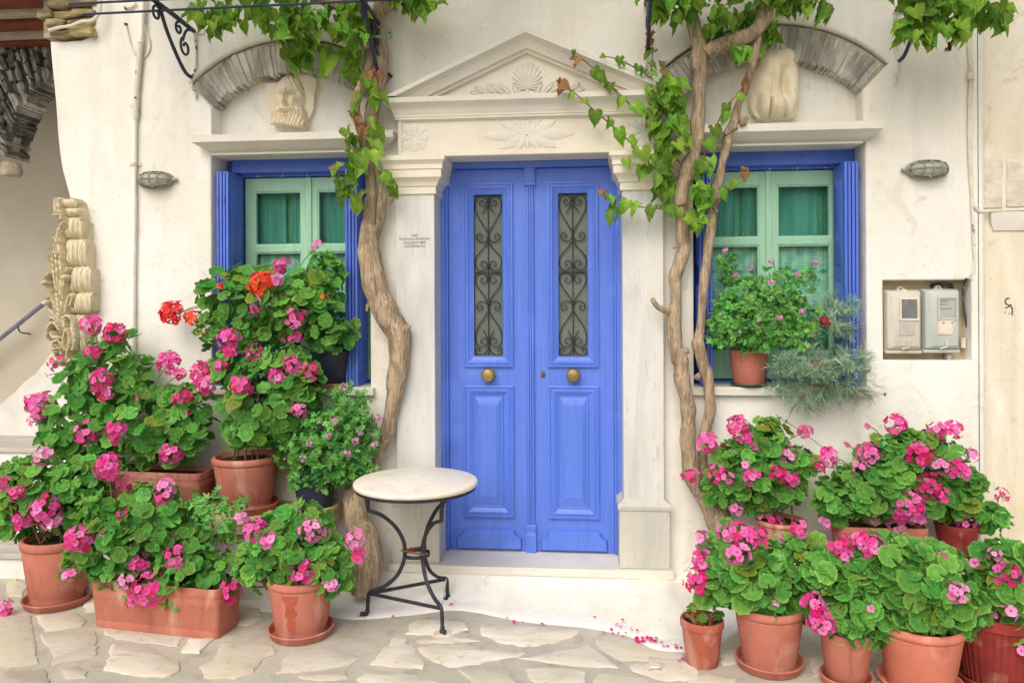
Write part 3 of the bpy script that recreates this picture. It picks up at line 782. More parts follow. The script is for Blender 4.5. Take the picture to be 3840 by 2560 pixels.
# ------------------------------------------------------------------ neighbouring house
nb_ = thing('neighbour_house', 'weathered yellowish house wall with painted number and bare stone blocks', 'house', (2.6, .05, 0))
obj('wall', B().add([(2.10, .052, -.1), (5.2, .052, -.1), (5.2, .052, 4.3), (2.10, .052, 4.3)], [(0, 1, 2, 3)]), m_neigh, nb_)
zn = Zm(2360, 0, 1.568)
m_block = simple('pale_hewn_stone', (224, 220, 206), (196, 190, 172), 14, .85, .15, .6, 40, bdist=.01)
for (x0, y0, x1, y1) in ((2070,930,2190,1225),(2215,940,2420,1215)):
    a, b = zn(x0, y1, .05), zn(x1, y0, .05)
    pts = rough_poly([(a.x, a.z), (b.x, a.z), (b.x, b.z), (a.x, b.z)], .05, .006)
    obj('stone_block', B().quadprism([(p.x, p.y) for p in pts], .044, .1), m_block, nb_, 40, .004, 1)
a = zn(2130, 1355, .04); b = zn(2135, 1248, .04)
obj('stone_ledge', B().cornice([(0, a.z), (.004, a.z), (.006, a.z+.012), (.022, a.z+.05), (.022, b.z), (0, b.z+.004)], a.x+.012, 4.2, .045, .1), m_marble, nb_, 25)
ze = Zm(3200, 950, 2.8515)
eight = B()
def stroke(b, pts, wd, y):
    P = [ze(a_, c_, y) for a_, c_ in pts]
    P = cat_rom(P, 3); m = len(P); L, R_ = [], []
    for i, p in enumerate(P):
        t = (P[min(i+1, m-1)]-P[max(i-1, 0)]).normalized(); nn = Vector((-t.z, 0, t.x))
        ww = wd*(1+.25*math.sin(i*1.9)); L.append(p+nn*ww); R_.append(p-nn*ww)
    b.strip([L, R_])
stroke(eight, [(1672,484),(1650,480),(1628,500),(1628,530),(1650,548),(1682,562),(1698,590),(1700,630),(1696,662)], .0038, .0505)
stroke(eight, [(1690,545),(1672,562),(1650,575),(1625,588)], .0034, .0503)
stroke(eight, [(1617,628),(1626,634)], .004, .0505); stroke(eight, [(1660,645),(1680,638)], .0022, .0505)
obj('house_number', eight, simple('faded_blue_black_paint', (44, 46, 66), (96, 96, 104), 60, .7), nb_)
# ------------------------------------------------------------------ carved stone ornament on the corner
zo = Zm(100, 700, 2.24)
def relief(name, label, cat, outline, zf, y0, hf, m, step=.006, zbot=None):
    P = [zf(a, b, y0) for a, b in outline]; poly = [(p.x, p.z) for p in P]
    xs = [p[0] for p in poly]; zs = [p[1] for p in poly]
    nx = int((max(xs)-min(xs))/step)+2; nz = int((max(zs)-min(zs))/step)+2
    x0, z0 = min(xs)-step/2, min(zs)-step/2
    inside = {}
    b = B(); idx = {}
    def vid(i, j):
        if (i, j) not in idx:
            x, z = x0+i*step, z0+j*step
            idx[(i, j)] = len(b.v); b.v.append((x, y0-hf(x, z), z))
        return idx[(i, j)]
    quads = set()
    for i in range(nx):
        for j in range(nz):
            if inpoly(x0+(i+.5)*step, z0+(j+.5)*step, poly): quads.add((i, j))
    back = {}
    def bid(i, j):
        if (i, j) not in back:
            back[(i, j)] = len(b.v); b.v.append((x0+i*step, y0+.03, z0+j*step))
        return back[(i, j)]
    for i, j in quads:
        b.f.append((vid(i, j), vid(i+1, j), vid(i+1, j+1), vid(i, j+1)))
        for (di, dj, p, q) in ((-1, 0, (i, j+1), (i, j)), (1, 0, (i+1, j), (i+1, j+1)), (0, -1, (i, j), (i+1, j)), (0, 1, (i+1, j+1), (i, j+1))):
            if (i+di, j+dj) not in quads: b.f.append((vid(*q), vid(*p), bid(*p), bid(*q)))
    o = obj(name, b, m, None, 70); return props(o, label, cat)
OC = zo(430, 800, -.02); OS = zo(1, 0, -.02).x-zo(0, 0, -.02).x
ROLLS = [(322,470,106,168),(384,486,158,236),(412,502,230,300),(394,534,296,468),(372,558,468,684),(398,594,680,886),(428,592,882,1046),(402,546,1048,1346),(420,505,1366,1500)]
STROKES = [([(352,330),(335,240),(332,130)],16),([(372,330),(352,240),(350,118)],15),([(392,330),(375,240),(372,170)],14),([(345,482),(318,450),(314,375),(342,342),(372,370),(366,400)],9),
 ([(385,700),(372,560),(378,420),(402,350)],15),([(360,720),(346,600),(352,480),(372,400)],13),([(335,770),(284,650),(274,570),(296,500),(328,503),(334,560),(322,600)],9),([(352,900),(330,720),(318,620)],13),
 ([(375,960),(362,780),(352,640)],13),([(395,980),(388,850),(392,700),(372,520)],14),([(408,1000),(408,860),(420,760),(440,700)],13),([(388,1190),(345,1010),(292,890),(258,815),(262,752),(284,742)],12),
 ([(390,1190),(372,1040),(352,900)],14),([(400,1180),(398,1040),(396,960)],14),([(408,1180),(418,1050),(436,950),(462,900),(476,930),(460,980)],11),([(392,1180),(350,1080),(300,1020),(278,1030)],12),
 ([(386,1190),(345,1110),(312,1068),(288,1092)],11),([(352,1395),(298,1330),(270,1240),(284,1140),(326,1112),(368,1170)],10),([(304,1190),(318,1224),(370,1232)],14),([(356,1400),(316,1330),(318,1262),(358,1250),(388,1302),(374,1392),(340,1370)],9),
 ([(425,1160),(402,1240),(412,1318),(440,1318),(450,1230),(430,1160)],10),([(328,1490),(318,1430),(344,1400)],16),([(380,1500),(372,1430),(398,1390)],16),([(432,1330),(430,1372)],10),([(400,1075),(440,1060),(480,1110),(500,1230),(480,1320)],12)]
KNOBS = [(262,812,22),(272,965,28),(358,296,16),(430,772,27),(352,1312,25),(366,588,13),(350,1290,12),(362,1335,11)]
def seg_d(px, py, a, b):
    dx, dy = b[0]-a[0], b[1]-a[1]; t = max(0, min(1, ((px-a[0])*dx+(py-a[1])*dy)/(dx*dx+dy*dy)))
    return math.hypot(px-a[0]-t*dx, py-a[1]-t*dy)
STROKES = [([(p.x, p.y) for p in cat_rom([(a, b, 0) for a, b in pts], 3)], r) for pts, r in STROKES]
def orn_h(x, z):
    u, v = 430+(x-OC.x)/OS, 800-(z-OC.z)/OS
    h = .020
    for x0, x1, y0, y1 in ROLLS:
        if x0-2 < u < x1+6 and y0 < v < y1:
            q = (v-(y0+y1)/2)/((y1-y0)/2); t = (u-x0)/(x1-x0)
            hh = .020+.066*math.sqrt(max(0, 1-abs(q)**2.4))*(1-.35*max(0, t-.5)*2)
            lip = math.exp(-((u-x0-5)/7)**2)*.016
            hh += lip+.0028*math.sin(u*.42+math.sin(v*.03))+.002*math.sin(u*.93)
            if x1-x0 > 120 and t < .32: hh -= .030*math.sin(PI*t/.32)*(1-abs(q))
            h = max(h, hh)
    for pts, r in STROKES:
        d = min(seg_d(u, v, pts[i], pts[i+1]) for i in range(len(pts)-1)) if pts[0][0]-150 < u < pts[0][0]+150 else 1e9
        if d < r: h = max(h, .066+.045*math.sqrt(1-(d/r)**2)-.014*math.exp(-(d/3.)**2))
        elif d < r*1.6: h -= .034*(1-(d-r)/(r*.6))
    for kx, ky, r in KNOBS:
        d = math.hypot(u-kx, v-ky)
        if d < r: h = max(h, .075+.06*math.sqrt(1-(d/r)**2))
        elif d < r*1.4: h -= .015
    return max(.012, h)
relief('carved_ornament', 'tall carved stone ornament of stacked scrolls on the house corner', 'carving',
       [(322,150),(330,110),(440,106),(470,130),(486,165),(502,235),(502,292),(534,312),(532,462),(558,500),(556,682),(592,702),(594,872),(588,900),(592,1036),(545,1060),(546,1345),(510,1375),(505,1500),(318,1500),(300,1450),(318,1405),(290,1340),(264,1260),(270,1150),(284,1098),(276,1000),(246,980),(248,935),(284,925),(262,850),(238,820),(242,765),(262,728),(284,738),(268,610),(272,530),(298,492),(340,488),(310,445),(310,365),(345,335),(375,335),(342,305),(346,272),(326,215)], zo, -.03, orn_h, m_orn, .0042)
# ------------------------------------------------------------------ stone bench at the left, low ledge at the right
bn = thing('stone_bench', 'low whitewashed bench with worn stone slab under the back row of left pots', 'bench', (-2.1, -.2, 0))
sl = rough_poly([(-3.0, -.36), (-2.2, -.385), (-1.45, -.385), (-1.405, -.30), (-1.425, -.10), (-1.42, .02), (-3.0, .02)], .10, .008)
obj('slab', B().loops([[(p.x, p.y, .385) for p in sl], [(p.x, p.y, .462) for p in sl], [(p.x*.997-.006, p.y*.985, .48) for p in sl]], True, True), m_slab, bn, 40, .006)
obj('base', B().box(-2.98, -1.47, -.33, .02, -.02, .387), m_white, bn, 35, .02)
lw = thing('low_ledge', 'low whitewashed ledge under the back row of right pots', 'ledge', (1.4, -.2, 0))
obj('base', B().box(.78, 2.3, -.36, .04, -.02, .265), m_white, lw, 35, .02)
obj('slab', B().box(.77, 2.31, -.38, .04, .265, .30), m_marble, lw, 35, .006)
# ------------------------------------------------------------------ sculptures in the niches
def ga(x, z, cx, cz, sx, sz, h): return h*math.exp(-((x-cx)/sx)**2-((z-cz)/sz)**2)
zh = Zm(700, 80, 2.24); YH = .115; SC = zh(1, 0, YH).x-zh(0, 0, YH).x
fc = zh(885, 740, YH)
def head(x, z):
    u, v = (x-fc.x)/SC, (z-fc.z)/SC           # in the zoomed view's pixels about the nose tip, v upward
    h = .026
    au = abs(u-2)
    e = 1-(u/118)**2-((v-70)/190)**2                                          # skull
    if e > 0: h = max(h, .026+.070*e**.5)
    e = 1-(u/92)**2-((v-30)/175)**2                                           # face plane, a little flatter
    if e > 0: h = max(h, .026+.088*e**.35)
    hair = 1 if (v > 175-.012*u*u*.6 or (au > 84 and v > -60)) and h > .03 else 0
    if hair: h += .004*math.sin(v*.12+au*.22)+.002*math.sin(v*.3-au*.3)
    h += ga(au, v, 40, 116, 34, 9, .016)+ga(u, v, 0, 120, 14, 12, .010)       # brows
    h -= ga(au, v, 42, 92, 27, 17, .056)                                      # eye sockets
    h += ga(au, v, 42, 86, 17, 10, .030); h -= ga(au, v, 42, 85, 19, 3.4, .016)   # lids and the line between them
    h -= ga(au, v, 24, 50, 12, 40, .014)                                      # beside the nose
    h += ga(u, v, 0, 60, 11, 58, .034)+ga(u, v, 0, 8, 15, 15, .034)+ga(au, v, 17, 2, 8, 8, .018)
    h += ga(au, v, 58, 40, 24, 26, .012)-ga(au, v, 66, -8, 20, 30, .012)      # cheekbones, hollow cheeks
    if v < 10:
        bw = 128+max(0, -v)*.16
        e = 1-(u/bw)**4-((v+90)/105)**4
        if e > 0:
            lock = math.sin((u+14*math.sin(v*.03+u*.004))*.24)*.0045+math.sin(u*.50+v*.02)*.002
            k = max(0, 1-((au-0)/62)**2-((v-8)/44)**2)                        # the bare area about the nose stays clear of beard
            h = max(h, (.030+.082*e**.4+lock*min(1, (-v+10)/30))*(1 if k <= 0 else .9))
    if -75 < v < -5: h += ga(au, v, 34, -34-.25*(au-34), 34, 11, .022)+.003*math.sin(au*.5)*ga(au, v, 34, -34, 34, 14, 1)  # moustache
    h -= ga(u, v, 0, -58, 24, 5, .026); h += ga(u, v, 0, -70, 22, 8, .014)    # mouth, lower lip
    return max(h, .024)
relief('stone_head_relief', 'bearded stone face relief on a broken slab in the left arched niche', 'sculpture',
       [(675,535),(720,530),(785,520),(840,490),(850,440),(905,415),(1000,430),(1104,442),(1098,560),(1082,640),(1076,750),(1035,840),(1022,916),(960,912),(860,892),(740,884),(718,800),(690,700),(680,610)], zh, YH, head, m_statue, .0042)
zt_ = Zm(2750, 0, 2.24); tc = zt_(330, 700, .11); ST = zt_(1, 0, .11).x-zt_(0, 0, .11).x
def torso(x, z):
    u, v = (x-tc.x)/ST, (z-tc.z)/ST
    h = 0.
    for cx, cz, a, b_, H in ((-20, 20, 165, 310, .095), (-35, 110, 140, 210, .085), (100, 200, 110, 110, .085), (-75, -215, 85, 115, .135), (20, -205, 82, 115, .130), (-140, -150, 70, 260, .06), (150, -60, 62, 300, .075), (120, -180, 55, 130, .085)):
        e = 1-((u-cx)/a)**2-((v-cz)/b_)**2
        if e > 0: h += (H*math.sqrt(e))**3
    h = .02+.92*h**(1/3)
    sp = -45+20*math.sin((v+300)/280)
    h -= ga(u, 0, sp, 0, 12, 1, .012)*(1 if -150 < v < 260 else 0)
    cl = -65-(v+200)*.05
    if v < -110: h -= ga(u, 0, -52, 0, 10, 1, .05)*min(1, (-110-v)/70)
    arm = 92-26*math.cos((v-20)/150)
    if -190 < v < 120: h -= ga(u, 0, arm, 0, 30, 1, .052)*math.sin(PI*(v+190)/310)
    for k in range(4):
        d = u-(100+k*17+(-v-170)*-.25)
        if v < -150: h += .010*math.exp(-(d/6)**2)*(1 if u > 60 else 0)
    return max(h, .012)+.003*math.sin(u*.03+v*.02)
relief('stone_torso', 'cream marble torso seen from behind standing in the right arched niche', 'sculpture',
       [(205,500),(228,465),(290,448),(370,440),(420,428),(480,428),(512,452),(524,500),(530,600),(536,720),(534,820),(520,930),(500,985),(470,1010),(380,1012),(300,1008),(180,1012),(150,985),(125,920),(116,830),(130,720),(160,640),(190,580)], zt_, .115, torso, m_statue, .005)
# ------------------------------------------------------------------ wall lamps
m_lampg = NT('ribbed_lamp_glass'); m_lampg.out((.78, .80, .70, 1), .22, .5, Transmission_Weight=.55, IOR=1.3,
    normal=m_lampg.bump(m_lampg.noise(40, 1, (6, .2, .2), 0, 1), .5, .004)); m_lampg = m_lampg.m
m_lampm = simple('weathered_grey_metal', (164, 166, 150), (124, 130, 120), 30, .6, .3, .3, 80)
def lamp(cx, cz, label, kn):
    t = thing('wall_lamp', label, 'lamp', (cx, 0, cz))
    def ell(a, b, y, n=28): return [(cx+a*(abs(math.cos(q))**.8)*(1 if math.cos(q) > 0 else -1), y, cz+b*(abs(math.sin(q))**.9)*(1 if math.sin(q) > 0 else -1)) for q in [2*PI*k/n for k in range(n)]]
    obj('base', B().loops([ell(.112, .054, .0), ell(.112, .054, -.022), ell(.104, .048, -.030)], True), m_lampm, t, 40)
    obj('glass', B().loops([ell(.096*math.cos(q), .042*math.cos(q)**.7, -.030-.058*math.sin(q)) for q in [i*PI/2/7*.97 for i in range(8)]], True), m_lampg, t, 60)
    obj('bulb', B().lathe([(0, -.05), (.016, -.04), (.02, 0), (.016, .03), (0, .035)], (cx, -.055, cz), 12), simple('dull_bulb', (200, 198, 176)), t, 60)
    cg = B()
    for dx in (-.048, .0, .048):
        hh = .050*math.sqrt(1-(dx/.13)**2)
        cg.tube([(cx+dx, -.026-.070*math.sin(q), cz+hh*math.cos(q)) for q in [PI*i/12 for i in range(13)]], .0032, 6)
    cg.tube([(cx-.104*math.cos(q), -.026-.068*math.sin(q), cz) for q in [PI*i/16 for i in range(17)]], .0032, 6)
    cg.tube(ell(.102, .049, -.034)+ell(.102, .049, -.034)[:1], .004, 6, cap=False)
    for dz in (-.030, .030):
        cg.tube([(cx-.092*math.cos(q), -.026-.056*math.sin(q), cz+dz) for q in [PI*i/16 for i in range(17)]], .0028, 6)
    obj('wire_cage', cg, m_lampm, t, 60)
    obj('cable_gland', B().tube([(cx+kn*.108, -.016, cz), (cx+kn*.135, -.016, cz)], [.013, .010], 8), m_lampm, t, 40)
p = V(361, 415); lamp(p.x, p.z, 'oval caged wall lamp beside the white conduit at left', 1)
p = V(2127, 391); lamp(p.x, p.z, 'oval caged wall lamp above the electricity meters', -1)
# ------------------------------------------------------------------ conduits and cables
zq = Zm(0, 0, 1.568)
pipe = thing('conduit_pipe', 'slim cream conduit running down the wall left of the lamp', 'pipe', (0, 0, 0))
pts = [zq(845, -40, -.03), zq(835, 120, -.03), zq(825, 300, -.022), zq(805, 500, -.02), zq(797, 620, -.02), zq(792, 760, -.02), zq(790, 960, -.02), zq(790, 1300, -.02), zq(786, 1568, -.02), zq(784, 1900, -.02), zq(784, 2120, -.02)]
obj('tube', B().tube(cat_rom(pts, 4), .0140, 10), m_pipe, pipe, 60)
obj('flaking_sleeve', B().tube(cat_rom([zq(828, 250, -.024), zq(815, 400, -.022), zq(803, 540, -.022), zq(797, 700, -.021)], 6), .018, 10), m_flaked, pipe, 60)
for zy in (965,):
    p = zq(790, zy, -.018); ck = B().box(p.x-.036, p.x+.036, -.008, .0, p.z-.009, p.z+.009); ck.tube([(p.x, -.02, p.z-.010), (p.x, -.02, p.z+.010)], .020, 12)
    obj('clip', ck, m_pvc, pipe)
p = zq(796, 574, -.042); obj('screw', B().lathe([(0, -.006), (.006, -.003), (.006, .003), (0, .006)], p, 8), m_iron, pipe)
cb1 = thing('loose_cable', 'loose pale cable looping beside the left iron bracket', 'cable', zq(760, 140, 0))
obj('cable', B().tube(cat_rom([zq(730, 45, -.008), zq(770, 45, -.01), zq(800, 20, -.012)], 4), .007, 6), m_pvc, cb1)
obj('cable', B().tube(cat_rom([zq(740, 150, -.008), zq(752, 200, -.01), zq(770, 270, -.01), zq(798, 320, -.012)], 5), .0055, 6), m_pvc, cb1)
obj('cable', B().tube(cat_rom([zq(838, 60, -.012), zq(862, 180, -.010), zq(882, 260, -.008), zq(865, 320, -.008), zq(830, 340, -.008)], 5), .005, 6), m_pvc, cb1)
for q in ((740, 48), (740, 145)):
    p = zq(q[0], q[1], -.006); obj('plug', B().lathe([(0, -.01), (.010, -.006), (.010, .006), (0, .01)], p, 8), m_iron, cb1)
cc_ = thing('corner_cable', 'cream cable crossing the rough stone corbel at top left', 'cable', zq(450, 130, 0))
obj('cable', B().tube(cat_rom([zq(590, -40, -.07), zq(588, 50, -.07), zq(575, 90, -.07), zq(540, 122, -.075), (zq(480, 128, -.08)), zq(420, 152, -.08), zq(340, 165, -.08), zq(290, 180, -.06)], 5), .010, 8), m_pvc, cc_)
rc = thing('cable_run', 'cream cables running down the right wall beside the meters', 'cable', zn(2000, 500, 0))
main = [zn(2000, 60, -.012), zn(1992, 160, -.012), zn(1996, 300, -.012), zn(2005, 450, -.012), zn(2000, 560, -.012), zn(1996, 800, -.012), zn(2002, 1000, -.012), zn(2014, 1150, -.012)]
obj('cable', B().tube(cat_rom(main, 4), .007, 6), m_pvc, rc)
obj('cable', B().tube(cat_rom([p+Vector((.012, .002, 0)) for p in main[:5]]+[zn(2008, 800, -.01), zn(2008, 1000, -.01), zn(2016, 1170, -.01), zn(2030, 1215, -.01), zn(2062, 1245, .0), zn(2120, 1240, .02), zn(2250, 1235, .03), zn(2420, 1225, .03)], 4), .0085, 8), m_pvc, rc)
obj('junction', B().box(main[3].x-.018, main[3].x+.018, -.028, .0, main[3].z-.02, main[3].z+.02), m_pvc, rc, 35, .004)
zm_ = Zm(3200, 950, 2.8515)
obj('cable', B().tube(cat_rom([zn(2012, 1160, -.012), zn(2020, 1300, -.012), zn(2026, 1450, -.012), zm_(1296, 0, -.014), zm_(1298, 80, -.014), zm_(1270, 190, -.014), zm_(1215, 265, -.01)], 5), .0068, 8), m_cablew, rc)
obj('black_cable', B().tube(cat_rom([zm_(1215, 265, -.01), zm_(1185, 325, .03), zm_(1175, 440, .05), zm_(1180, 580, .055), zm_(1210, 750, .06), zm_(1245, 870, .06), zm_(1258, 980, .06), zm_(1242, 1120, .07)], 5), .0072, 8), m_cable, rc)
# ------------------------------------------------------------------ electricity meters
m_mbox = simple('grey_meter_plastic', (202, 200, 188), (186, 184, 170), 4, .5, .4, .05, 60)
m_mbox2 = simple('blue_grey_meter_plastic', (186, 194, 190), (172, 182, 178), 4, .5, .4, .05, 60)
m_clear = NT('meter_window'); m_clear.out((.9, .92, .9, 1), .08, .5, Transmission_Weight=.9, IOR=1.2); m_clear = m_clear.m
def meter(x0, x1, y0, y1, m, label, dark):
    a, b = zm_(x0, y1, .0), zm_(x1, y0, .0); t = thing('electricity_meter', label, 'meter', ((a.x+b.x)/2, .05, a.z))
    W_, H_ = b.x-a.x, b.z-a.z
    def R(i0, i1, j0, j1, y): return (a.x+W_*i0, a.x+W_*i1, a.z+H_*j0, a.z+H_*j1, y)
    bx = B().rects([R(0, 1, 0, 1, .094), R(0, 1, 0, 1, .045), R(.01, .99, .055, .995, .035), R(.05, .97, .07, .97, .010), R(.22, .93, .12, .89, -.004)], True)
    obj('case', bx, m, t, 30, .006)
    obj('base_lip', B().box(a.x-.003, b.x+.003, .012, .05, a.z, a.z+H_*.055), m, t, 35, .004)
    wf = B().rects([R(.34, .89, .52, .87, -.003), R(.34, .89, .52, .87, -.012), R(.40, .84, .55, .85, -.012), R(.41, .83, .555, .845, -.0035)], False)
    obj('window_frame', wf, m_pvc if dark else m, t)
    q = R(.405, .835, .552, .848, 0)
    fc_ = obj('dial_plate', B().box(q[0], q[1], -.0042, -.0030, q[2], q[3]), simple('dark_dial', (92, 100, 104), (64, 72, 80), 18, .3, .5) if dark else simple('pale_dial', (214, 214, 206), (196, 198, 194), 6), t)
    if not dark:
        for (i0, i1, j0, j1) in ((.42, .64, .80, .822), (.42, .62, .75, .765), (.42, .74, .685, .700)):
            q = R(i0, i1, j0, j1, 0); obj('printed_bar', B().box(q[0], q[1], -.0052, -.0045, q[2], q[3]), simple('print_grey', (120, 122, 124)), fc_)
    else:
        q = R(.42, .6, .70, .84, 0)
        obj('torn_sticker', B().add([(q[0], -.0049, q[2]), (q[0]+.012, -.0049, q[2]+.02), (q[1], -.0049, q[3]), (q[0]+.02, -.0049, q[3])], [(0, 1, 2, 3)]), simple('sticker_edge', (150, 158, 148)), fc_)
    q = R(.40, .84, .55, .85, 0); obj('pane', B().box(q[0], q[1], -.010, -.0085, q[2], q[3]), m_clear, t)
    q = R(.35, .80, .29, .52, 0)
    pl = obj('tag_plate', B().quadprism([(q[0]-.004, q[2]), (q[1]-.008, q[2]), (q[1], q[3]), (q[0]+.004, q[3])], -.0085, -.0035), simple('dull_tag' if dark else 'cream_tag', (186, 186, 178) if dark else (226, 216, 196), None, 20, .6), t, 35, .001)
    if not dark:
        for i in (.50, .74):
            c_ = R(i, i, .475, .475, 0); obj('rivet', B().lathe([(0, -.004), (.0045, -.002), (.0045, .002), (0, .004)], (c_[0], -.0085, c_[2]), 8), m_rust, pl)
    c_ = R(.56, .60, .10, .20, 0); obj('seal_rod', B().box(c_[0], c_[1], -.016, .0, c_[2], c_[3]), m_pvc, t, 35, .002)
    c_ = R(.40, .58, .075, .10, 0); obj('seal_tag', B().tube([(c_[0], -.012, c_[2]), (c_[1], -.014, c_[3])], .0045, 6), m_pvc, t)
    c_ = R(.50, .50, 1, 1, 0)
    tb = B().quadprism([(c_[0]-.034, c_[2]-.01), (c_[0]+.034, c_[2]-.01), (c_[0]+.018, c_[2]+.008), (c_[0]+.010, c_[2]+.02), (c_[0]-.010, c_[2]+.02), (c_[0]-.018, c_[2]+.008)], .052, .07)
    obj('hanging_lug', tb, m, t, 35, .003)
    obj('lug_hole', B().lathe([(0, -.004), (.004, -.003), (.004, .003), (0, .004)], (c_[0], .051, c_[2]+.008), 8), m_iron, t)
    if dark:
        obj('seal_ball', B().lathe([(0, -.010), (.012, -.007), (.017, 0), (.012, .008), (0, .011)], (c_[0]+.01, .03, c_[2]-.006), 12), m_pvc, t, 60)
meter(358, 738, 388, 1072, m_mbox, 'left electricity meter with a dark window in the wall recess', True)
meter(766, 1148, 378, 1066, m_mbox2, 'right electricity meter with pale dial and riveted cream tag', False)
ho = B(); p = zm_(890, 340, .09); ho.lathe([(0, -.012), (.034, -.010), (.036, .002), (.02, .012), (0, .014)], (p.x, .094, p.z), 14)
p = zm_(985, 350, .09); ho.tube([(p.x-.04, .085, p.z-.01), (p.x-.02, .07, p.z+.012), (p.x+.02, .07, p.z+.008), (p.x+.04, .08, p.z-.03)], .010, 8)
o = obj('cable_entry', ho, simple('dark_crumbled_hole', (92, 80, 72), (60, 56, 54), 40, .9), house); 
p = zm_(1012, 1105, .06); obj('loose_brick_chip', B().box(p.x-.012, p.x+.012, .04, .09, 1.322, 1.322+.034), m_grout, house, 35, .004)
p = zm_(1175, 955, .06); o = obj('round_plug', B().lathe([(0, -.03), (.014, -.028), (.014, .028), (0, .03)], (p.x, .06, p.z), 12), m_pvc, house)
# ------------------------------------------------------------------ iron pergola brackets and rods
def bracket(anchor_u, anchor_v, x_tilt, label, zrod=None, ln=.54):
    p = zq(anchor_u, anchor_v, 0); x0, z0 = p.x, p.z
    t = thing('iron_bracket', label, 'bracket', (x0, 0, z0))
    obj('top_bar', B().tube([(x0, -.03, z0), (x0, -.25, z0+.012), (x0, -ln-.03, z0+.02)], .0135, 8), m_rail, t)
    obj('wall_plate', B().box(x0-.012, x0+.055, -.008, .0, z0-.012, z0+.016).tube([(x0, -.004, z0), (x0, -.04, z0)], .009, 8), m_flaked, t, 35, .002)
    br = [(x0, -.40, z0+.005), (x0, -.33, z0-.10), (x0, -.22, z0-.21), (x0, -.13, z0-.275), (x0, -.06, z0-.285)]
    obj('brace', B().tube(cat_rom(br, 5), .0105, 8), m_rail, t, 60)
    bw = [(x0, -.03, z0-.005), (x0, -.012, z0-.05), (x0, -.008, z0-.15), (x0, -.022, z0-.235), (x0, -.06, z0-.285)]
    obj('back_strip', B().tube(cat_rom(bw, 5), .008, 8), m_flaked, t, 60)
    hk = [(x0, -.06, z0-.285), (x0, -.055, z0-.33), (x0, -.04, z0-.355), (x0, -.015, z0-.35), (x0, -.008, z0-.37), (x0, -.006, z0-.40)]
    obj('lower_hook', B().tube(cat_rom(hk, 5), .0075, 8), m_flaked, t, 60)
    def sc_(cy, cz, r, a0, turns, sgn):
        return [(x0, cy+r*(1-.72*k/24)*math.cos(a0+sgn*turns*2*PI*k/24), cz+r*(1-.72*k/24)*math.sin(a0+sgn*turns*2*PI*k/24)) for k in range(25)]
    for cy, cz, r, a0, tn, sg in ((-.13, z0-.13, .058, PI*.6, 1.2, 1), (-.20, z0-.045, .038, PI*.5, 1.15, 1), (-.43, z0-.045, .045, PI*.25, 1.2, 1)):
        obj('scroll', B().tube(sc_(cy, cz, r, a0, tn, sg), .0075, 8), m_rail, t, 60)
    obj('tail', B().tube(cat_rom([(x0, -.16, z0-.10), (x0, -.12, z0-.03), (x0, -.06, z0-.004)], 4), .008, 8), m_rail, t, 60)
    return x0, z0
bx, bz = bracket(1155, 195, 0, 'scrolled iron bracket at the far left of the facade')
bracket(2258, 190, 0, 'iron bracket half hidden behind the left vine trunk')
p_ = Zm(2360, 0, 1.568)(95, 60, 0)
bracket((2360+95/1.568)*1.568, 40, 0, 'iron bracket seen edge on right of the pediment')
bracket((2360+1560/1.568)*1.568, 75, 0, 'iron bracket under the vine leaves at top right')
for (y, z, lb) in ((-.54, U(527, 4, -.54).z, 'long iron rod along the outer ends of the brackets'), (-.42, U(513, 46, -.42).z, 'long iron rod carried midway on the brackets')):
    o = obj('iron_rod', B().tube([(-2.75, y, z), (-1.0, y, z+.008), (1.0, y, z), (2.6, y, z)], .007, 8), m_rail, None, 60); props(o, lb, 'rod')
# ------------------------------------------------------------------ round cafe table
TC = Vector((-.888, -.468, 0)); TZ = .727
tb_ = thing('cafe_table', 'small round cafe table with white marble top on curved black iron legs', 'table', (TC.x, TC.y, 0))
m_ttop = marble('white_table_marble', (238, 235, 224), (214, 206, 186), (230, 220, 196), (1.4, 1, 1))
R0 = .322
obj('table_top', B().lathe([(R0*.6, TZ-.028), (R0-.006, TZ-.028), (R0, TZ-.022), (R0+.001, TZ-.012), (R0-.003, TZ-.004), (R0-.012, TZ), (.0, TZ)][::1], (TC.x, TC.y, 0), 56, False), m_ttop, tb_, 40)
obj('rim_band', B().lathe([(R0-.03, TZ-.028), (R0-.010, TZ-.0275), (R0-.010, TZ-.045), (R0-.014, TZ-.047), (R0-.018, TZ-.043), (R0-.03, TZ-.03)], (TC.x, TC.y, 0), 56, False), m_iron, tb_, 40)
ft = [Vector((-1.175, -.476, 0)), Vector((-.775, -.235, 0)), Vector((-.718, -.645, 0))]
fcen = sum(ft, Vector())/3
lows = []
for i, f_ in enumerate(ft):
    d = (f_-fcen); d.z = 0; d.normalize(); c_ = fcen
    def PT(r, z, off=0): return (c_.x+d.x*r, c_.y+d.y*r, z)
    up = [PT(.262, .682), PT(.262, .64), PT(.256, .60), PT(.252, .565), PT(.225, .555), PT(.17, .53), PT(.105, .47), PT(.068, .40), PT(.062, .34), PT(.070, .29), PT(.105, .22), PT(.17, .165), PT(.232, .140), PT(.252, .125), PT(.256, .10), PT(.258, .06), PT(.262, .028), PT(.272, .018), PT(.282, .022)]
    P = cat_rom(up, 5); m = len(P)
    leg = obj('leg', B().tube(P, [.0105 if 10 < q < m-14 else .0088+.0042*abs(math.sin(q*.9)) for q in range(m)], 8, .75), m_iron, tb_, 60)
    obj('foot', B().lathe([(0, 0), (.013, 0), (.015, .008), (.010, .018), (0, .02)], (f_.x, f_.y, .012), 10), m_iron, leg)
    obj('top_lug', B().lathe([(0, -.02), (.009, -.018), (.009, .012), (0, .014)], PT(.262, .682), 8), m_iron, leg)
    lows.append(Vector(PT(.250, .128)))
